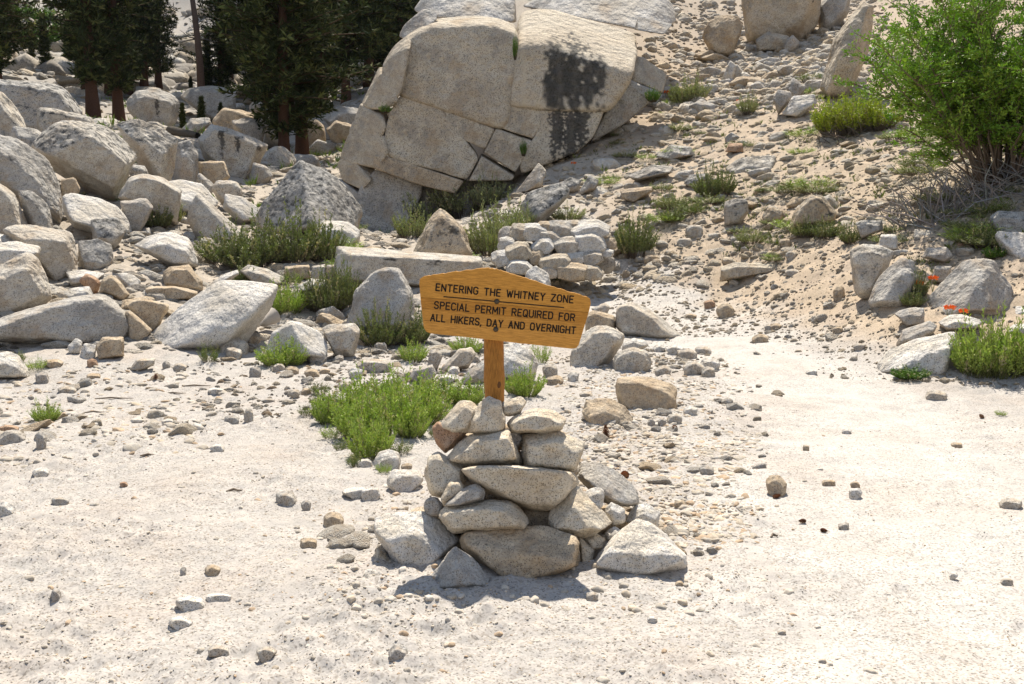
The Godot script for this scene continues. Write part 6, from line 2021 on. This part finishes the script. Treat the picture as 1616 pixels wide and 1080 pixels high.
	# bright herbs
	var B := [
		["bright green leafy clump, the largest, spreading left of the cairn", [[545, 662, 90, 52], [590, 650, 96, 60], [640, 640, 100, 56], [700, 636, 90, 44], [570, 690, 96, 58], [620, 684, 110, 66], [665, 668, 90, 58], [585, 722, 84, 62], [520, 668, 60, 40], [735, 640, 60, 40], [650, 690, 60, 44], [505, 640, 34, 18], [522, 692, 36, 20], [560, 736, 34, 22], [704, 662, 40, 24], [484, 656, 28, 15], [762, 626, 34, 24], [632, 716, 40, 20], [606, 746, 28, 14], [540, 712, 30, 18], [690, 690, 30, 18]]],
		["bright green tuft right of the sign post above the cairn", [[830, 626, 62, 44], [815, 622, 44, 36]]],
		["bright green bush of upright stems at the right edge", [[1545, 590, 90, 80], [1580, 592, 100, 84], [1610, 588, 80, 80], [1530, 586, 60, 56], [1640, 590, 80, 80]]],
		["lime green tuft above the driftwood", [[455, 494, 62, 44], [440, 484, 46, 36]]],
		["small lime tuft among rocks above the lime green tuft", [[462, 450, 40, 22]]],
		["bright tuft in front of the white pyramid rock", [[440, 578, 72, 40], [462, 576, 50, 34]]],
		["small pale green weed at the right foot of the sloping slab", [[330, 572, 34, 26]]],
		["tiny yellow-green tuft by the sloping slab", [[335, 546, 28, 14]]],
		["weed tuft alone on the left sand", [[72, 666, 46, 32]]],
		["pale green tuft under the sign board's middle", [[652, 570, 48, 30]]],
		["thin green tuft left of the post under the board", [[735, 560, 52, 30]]],
		["thin green tuft right behind the white-grey boulder", [[852, 574, 36, 34]]],
		["green weeds behind the white rock at left edge", [[30, 572, 26, 16], [55, 584, 40, 18]]],
		["thin weed left above the bright green clump", [[505, 622, 34, 18]]],
		["tuft at the foot of the dry stone wall", [[877, 444, 30, 18]]],
		["small grass tuft on the bare trail before the right boulders", [[1430, 596, 30, 10]]],
		["small weed on the right sand", [[1580, 656, 20, 8]]],
	]
	for s in B:
		var first: Array = s[1][0]
		var base := hit(first[0], first[1])
		var root := thing("leafy_plant", s[0], "plant", base)
		for c in s[1]:
			var p := hit(c[0], c[1])
			var k := -p.z / F
			var kind: Array = bright[rng.randi() % 3] if c[2] > 40 else tuft[rng.randi() % 2]
			var turn := rng.randf() * TAU
			for part in [["stems", kind[0], M.twig], ["foliage", kind[1], M.leaf]]:
				var o := put(part[0], part[1], part[2], p - base, root)
				o.scale = Vector3(c[2] * k * 0.56, c[3] * k * 1.25, c[2] * k * 0.56)
				o.rotation.y = turn
	place_clump("leafy_plant", moss, 1436, 598, 66, 22, "dark green cushion plant under the long white boulder", "plant")
	place_clump("leafy_plant", moss, 1570, 408, 40, 22, "dark green cushion plant beside the white slab at right", "plant")
	for s in [[813, 92, 9, 40, 26.75, "strip of green growth in the outcrop's central crack"], [826, 245, 12, 26, 26.6, "green fern-like tuft in a joint low on the outcrop"], [1030, 160, 26, 22, 27.6, "dark green tuft under the outcrop's right corner block"], [608, 178, 22, 14, 26.9, "small green tuft on a ledge of the outcrop's left flank"]]:
		var plant := place_clump("leafy_plant", moss, s[0], s[1], s[2], s[3], s[5], "plant", "", s[4])
		plant.position = at(s[0], s[1], s[4])
	# tufts one can count on the slope
	var listed := []
	for k in 95:
		var p := random_spot([0.07, 0.50, 15.0, 32.0])
		if not off_trail(p):
			continue
		var kind: Array = tuft[k % 2] if k % 3 else greyish[k % 2]
		var root := thing("grass_tuft", "low green tuft among the stones of the grassy slope", "plant", p, "low tufts on the grassy slope")
		listed.append([root, p, "low green tuft"])
		var s := rng.randf_range(0.12, 0.34)
		var turn := rng.randf() * TAU
		for part in [["stems", kind[0], M.twig], ["foliage", kind[1], M.leaf]]:
			var o := put(part[0], part[1], part[2], Vector3.ZERO, root)
			o.scale = Vector3(s * 1.6, s * 0.8, s * 1.6)
			o.rotation.y = turn
	for k in 24:
		var p := random_spot([-0.45, -0.05, 17.0, 42.0])
		var root := thing("grass_tuft", "low green tuft between the rocks of the left boulder field", "plant", p, "low tufts in the boulder field")
		listed.append([root, p, "low green tuft"])
		var s := rng.randf_range(0.15, 0.4)
		for part in [["stems", tuft[k % 2][0], M.twig], ["foliage", tuft[k % 2][1], M.leaf]]:
			var o := put(part[0], part[1], part[2], Vector3.ZERO, root)
			o.scale = Vector3(s * 1.6, s * 0.8, s * 1.6)
	describe(listed)
	# thin grass as stuff
	start()
	for b in 16:
		var a := rng.randf() * TAU
		var d := Vector3(cos(a) * 0.6, 1.0, sin(a) * 0.6).normalized()
		leaf(Vector3(cos(a), 0, sin(a)) * 0.2, d, d.cross(Vector3(sin(a), 0.2, -cos(a))).normalized(), rng.randf_range(0.5, 1.0), 0.09, vary(Color(0.16, 0.18, 0.05), 0.3))
	var blade := finish()
	var spots := []
	for k in 2600:
		var p := random_spot([0.06, 0.62, 14.0, 36.0])
		if not off_trail(p):
			continue
		if noise_b.get_noise_2d(p.x * 0.5, p.z * 0.5) < -0.05:
			continue
		var t := rng.randf_range(0.7, 1.3)
		spots.append([p, rng.randf_range(0.06, 0.18), Color(t, t, t * 0.9)])
	scatter("grass", blade, M.leaf, spots, "thin grass over the rocky slope", "grass")
	spots = []
	for k in 900:
		var p := random_spot([-0.5, -0.12, 24.0, 75.0])
		if noise_b.get_noise_2d(p.x * 0.25, p.z * 0.25) < 0.1:
			continue
		spots.append([p, rng.randf_range(0.2, 0.5), Color(1, 1.2, 0.8)])
	scatter("grass", blade, M.leaf, spots, "grass between the rocks under the pines", "grass")
	# far green thicket on the mountainside at left
	for s in [[60, 66, 92, 90, 40, "bright green thicket bush on the far slope, lowest at left"], [90, 64, 94, 90, 44, "broad thicket bush in the middle of the far green patch"], [116, 58, 98, 90, 40, "thicket bush at right of the far green patch"], [72, 50, 104, 80, 36, "thicket bush above the middle of the far green patch"], [105, 34, 110, 60, 32, "highest thicket bush of the far green patch"], [40, 60, 100, 70, 30, "thicket bush at far left beside the edge pine"], [128, 68, 90, 50, 24, "small thicket bush next to the tall dark pine"]]:
		place_clump("far_shrub", moss, s[0], s[1], s[3], s[4], s[5], "shrub", "thicket on the far slope", s[2])
	build_willow()

# ---------------------------------------------------------------- the willow on the right
func build_willow() -> void:
	rng.seed = 601
	var base := hit(1585, 288)
	var root := thing("willow", "big bright green willow bush at upper right with bare grey stems below", "shrub", base)
	var tips := []
	start()
	for s in 104:
		var a := rng.randf() * TAU
		var q := pow(rng.randf(), 0.55)
		var out := Vector3(cos(a), 0, sin(a) * 0.8)
		var foot := out * rng.randf() * 0.55
		var h := rng.randf_range(1.9, 4.0) * (1.1 - 0.42 * q)
		var reach := q * rng.randf_range(1.5, 2.9)
		var pts := PackedVector3Array()
		var rad := PackedFloat32Array()
		for k in 7:
			var t := k / 6.0
			pts.append(foot + out * reach * pow(t, 1.15) + Vector3(0, h * (t * 1.15 - 0.15 * t * t) - 0.1, 0) + Vector3(rng.randf_range(-1, 1), rng.randf_range(-0.5, 0.5), rng.randf_range(-1, 1)) * 0.05)
			rad.append(0.021 * (1.0 - 0.85 * t))
		tube(pts, rad, 5, Color(0.17, 0.125, 0.09), Color(0.14, 0.12, 0.07))
		for b in 20:
			var t := rng.randf_range(0.30, 1.0)
			var k := mini(int(t * 6.0), 5)
			var p := pts[k].lerp(pts[k + 1], t * 6.0 - k)
			var d := (Vector3(rng.randf_range(-1, 1), rng.randf_range(-0.1, 1.0), rng.randf_range(-1, 1)) + out * 0.4).normalized()
			var l := rng.randf_range(0.3, 0.75)
			var e := p + d * l
			tube(PackedVector3Array([p, p + d * l * 0.5 + Vector3(0, 0.02, 0), e]), PackedFloat32Array([0.009, 0.006, 0.003]), 3, Color(0.15, 0.11, 0.07))
			tips.append([p, e])
	put("stems", finish(), M.twig, Vector3.ZERO, root)
	start()
	for t in tips:
		var tone := rng.randf()
		var d0: Vector3 = (t[1] - t[0]).normalized()
		for k in 58:
			var u := 0.05 + 1.0 * rng.randf()
			var p: Vector3 = t[0].lerp(t[1], u) + Vector3(rng.randf_range(-1, 1), rng.randf_range(-1, 1), rng.randf_range(-1, 1)) * 0.05
			var d := (d0 * 0.6 + Vector3(rng.randf_range(-1, 1), rng.randf_range(-0.4, 0.9), rng.randf_range(-1, 1))).normalized()
			var sd := d.cross(Vector3(rng.randf_range(-1, 1), rng.randf_range(-1, 1), rng.randf_range(-1, 1))).normalized()
			leaf(p, d, sd, rng.randf_range(0.045, 0.085), rng.randf_range(0.020, 0.034), vary(Color(0.12, 0.23, 0.025).lerp(Color(0.27, 0.38, 0.06), tone), 0.18))
	put("foliage", finish(), M.glossy_leaf, Vector3.ZERO, root)
	# dead grey brushwood under it
	start()
	for s in 420:
		var p := Vector3(rng.randf_range(-1.9, 1.6), 0, rng.randf_range(-0.5, 1.3))
		var w := base + p
		p.y = ground_h(w.x, w.z) - base.y - 0.03
		var d := Vector3(rng.randf_range(-1, 1), rng.randf_range(0.1, 0.8), rng.randf_range(-0.6, 0.8)).normalized()
		var l := rng.randf_range(0.3, 0.95)
		var m := p + d * l * 0.5 + Vector3(rng.randf_range(-1, 1), rng.randf_range(-0.2, 1), rng.randf_range(-1, 1)) * 0.10
		tube(PackedVector3Array([p, m, p + d * l]), PackedFloat32Array([0.012, 0.009, 0.004]), 4, vary(Color(0.26, 0.24, 0.22), 0.3))
	put("brushwood", finish(), M.twig, Vector3.ZERO, root)
	# yellow-green bush beside it
	var lemon := clump(611, 170, 26, 1.2, 0.10, 0.035, Color(0.26, 0.31, 0.03), Color(0.42, 0.45, 0.06), Color(0.14, 0.11, 0.08))
	rng.seed = 620
	base = hit(1340, 212)
	root = thing("bush", "yellow-green bush left of the willow", "shrub", base)
	for c in [[1320, 212, 84, 62], [1350, 210, 90, 70], [1385, 205, 80, 48]]:
		var p := hit(c[0], c[1])
		var k := -p.z / F
		var turn := rng.randf() * TAU
		for part in [["stems", lemon[0], M.twig], ["foliage", lemon[1], M.leaf]]:
			var o := put(part[0], part[1], part[2], p - base, root)
			o.scale = Vector3(c[2] * k * 0.55, c[3] * k, c[2] * k * 0.55)
			o.rotation.y = turn
	start()
	for s in 60:
		var p := Vector3(rng.randf_range(-0.7, 1.0), 0, rng.randf_range(-0.1, 0.6))
		var w := base + p
		p.y = ground_h(w.x, w.z) - base.y - 0.03
		var d := Vector3(rng.randf_range(-1, 1), rng.randf_range(0.05, 0.5), rng.randf_range(-0.6, 0.8)).normalized()
		tube(PackedVector3Array([p, p + d * 0.3 + Vector3(0, 0.04, 0), p + d * 0.55]), PackedFloat32Array([0.012, 0.009, 0.004]), 4, vary(Color(0.16, 0.14, 0.12), 0.3))
	put("brushwood", finish(), M.twig, Vector3.ZERO, root)

# ---------------------------------------------------------------- driftwood, cones, twigs, flowers
func build_small_things() -> void:
	rng.seed = 701
	# bleached log
	var a := hit(386, 534)
	var b := at(432, 496, -a.z + 0.6)
	start()
	var pts := PackedVector3Array()
	var rad := PackedFloat32Array()
	for k in 12:
		var t := k / 11.0
		pts.append(a.lerp(b, t) - a + Vector3(0.03 * sin(t * 7.0), 0.04 * sin(t * 5.0) + 0.03, 0.03 * cos(t * 6.0)))
		rad.append(0.028 + 0.075 * smoothstep(0.2, 0.9, t) + 0.012 * sin(t * 21.0))
	tube(pts, rad, 12, Color(0.62, 0.59, 0.54), Color(0.52, 0.48, 0.43))
	var log_ := put("driftwood_log", finish(), M.deadwood, a)
	tag(log_, "bleached white weathered log leaning on the sloping slab", "log")
	start()
	pts = PackedVector3Array()
	rad = PackedFloat32Array()
	var c := at(268, 206, 33.0)
	var d := at(312, 214, 32.0)
	c.y = maxf(c.y, ground_h(c.x, c.z) + 0.12)
	d.y = maxf(d.y, ground_h(d.x, d.z) + 0.12)
	for k in 6:
		pts.append(c.lerp(d, k / 5.0) - c)
		rad.append(0.16 - 0.012 * k)
	tube(pts, rad, 10, Color(0.13, 0.11, 0.09))
	tag(put("fallen_log", finish(), M.bark, c), "dark fallen log on the ground left of the streaked pale boulder", "log")
	# pine cones: scales in spirals
	start()
	for k in 95:
		var t := k / 70.0
		var ang := k * 2.399963
		var r := 0.5 * sin(PI * (0.08 + 0.86 * t)) * 0.75
		var o := Vector3(cos(ang), 0.35, sin(ang)).normalized()
		leaf(Vector3(cos(ang) * r * 0.5, t, sin(ang) * r * 0.5), o, o.cross(Vector3.UP).normalized(), 0.30, 0.28, vary(Color(0.20, 0.105, 0.055), 0.3))
	tube(PackedVector3Array([Vector3(0, 0, 0), Vector3(0, 0.5, 0), Vector3(0, 1, 0)]), PackedFloat32Array([0.12, 0.22, 0.06]), 7, Color(0.07, 0.035, 0.02))
	var cone := finish()
	for s in [[957, 692, 15, 0.2, "dark upright pine cone by the white-topped block"], [985, 752, 16, 1.4, "pine cone lying behind the cairn's right side"], [245, 600, 9, 0.5, "pine cone on the upper left sand"], [1220, 788, 10, 1.4, "pine cone at the foot of the lone tan rock"], [1272, 826, 9, 1.5, "brown cone on the gravel's right margin"], [1295, 840, 9, 1.5, "brown cone below the other one on gravel margin"], [1066, 678, 11, 1.4, "reddish cone beside the blocky tan boulder's pale stone"], [1552, 660, 8, 0.9, "tiny reddish cone on the far right sand"]]:
		var p := hit(s[0], s[1])
		var o := put("pine_cone", cone, M.petal, p + Vector3(0, 0.012 if s[3] > 1.0 else 0.0, 0))
		o.scale = Vector3.ONE * (s[2] * 1.0 * -p.z / F)
		o.rotation = Vector3(0.3, rng.randf() * TAU, s[3])
		tag(o, s[4], "pine cone")
	# twigs on the sand
	for s in [[180, 630, 60, "dark twig lying on the upper left sand"], [275, 622, 36, "curved twig on the sand right of the dark twig"], [150, 652, 34, "short broken twig on the left sand"], [235, 720, 26, "small dark twig on the left sand"], [310, 610, 44, "thin twig on the sand below the sloping slab"], [370, 776, 24, "small root bit on the left sand"], [1222, 848, 14, "tiny dark chip of wood on the right sand"]]:
		var p := hit(s[0], s[1])
		var l: float = s[2] * -p.z / F
		start()
		tube(PackedVector3Array([Vector3(-l * 0.5, 0.006, 0.02), Vector3(-l * 0.1, 0.012, -0.01), Vector3(l * 0.25, 0.010, 0.01), Vector3(l * 0.5, 0.006, -0.015)]), PackedFloat32Array([0.005, 0.009, 0.006, 0.003]), 6, Color(0.20, 0.16, 0.12))
		tag(put("twig", finish(), M.twig, p), s[3], "twig")
	# orange paintbrush flowers
	start()
	for k in 5:
		var ang := k * 1.3
		tube(PackedVector3Array([Vector3(0, 0, 0), Vector3(cos(ang) * 0.12, 0.5, sin(ang) * 0.12), Vector3(cos(ang) * 0.22, 0.8, sin(ang) * 0.22)]), PackedFloat32Array([0.012, 0.012, 0.012]), 3, Color(0.14, 0.17, 0.05))
	var stalk := finish()
	start()
	for k in 5:
		var ang := k * 1.3
		var top := Vector3(cos(ang) * 0.22, 0.78, sin(ang) * 0.22)
		for f in 16:
			var o := Vector3(rng.randf_range(-1, 1), rng.randf_range(0.1, 1.2), rng.randf_range(-1, 1)).normalized()
			leaf(top + Vector3(0, f * 0.010, 0), o, o.cross(Vector3(0.3, 0.5, -0.8)).normalized(), 0.17, 0.06, vary(Color(0.72, 0.17, 0.030), 0.2))
	var bloom := finish()
	for s in [[1498, 512, 30, "orange flowers below the biggest right boulder, left bunch"], [1520, 514, 26, "orange flowers below the biggest right boulder, right bunch"], [1450, 470, 26, "orange flowers between the right boulders, lower"], [1472, 462, 26, "orange flowers between the right boulders, upper"], [1052, 160, 16, "red flowers at the outcrop's right corner"], [905, 270, 14, "red flowers on the slope above the grey lichen rock"], [832, 278, 13, "red flowers beside the leaning pale rock"], [1165, 168, 10, "tiny red flowers beside the small grey slope shrub"], [700, 312, 12, "tiny red flowers in the large grey-green shrub"]]:
		var p := hit(s[0], s[1])
		var k: float = s[2] * -p.z / F
		var root := thing("paintbrush_flower", s[3], "flower", p)
		for part in [["stalks", stalk, M.twig], ["petals", bloom, M.petal]]:
			var o := put(part[0], part[1], part[2], Vector3.ZERO, root)
			o.scale = Vector3.ONE * k
	# strips of growth in the outcrop's joints
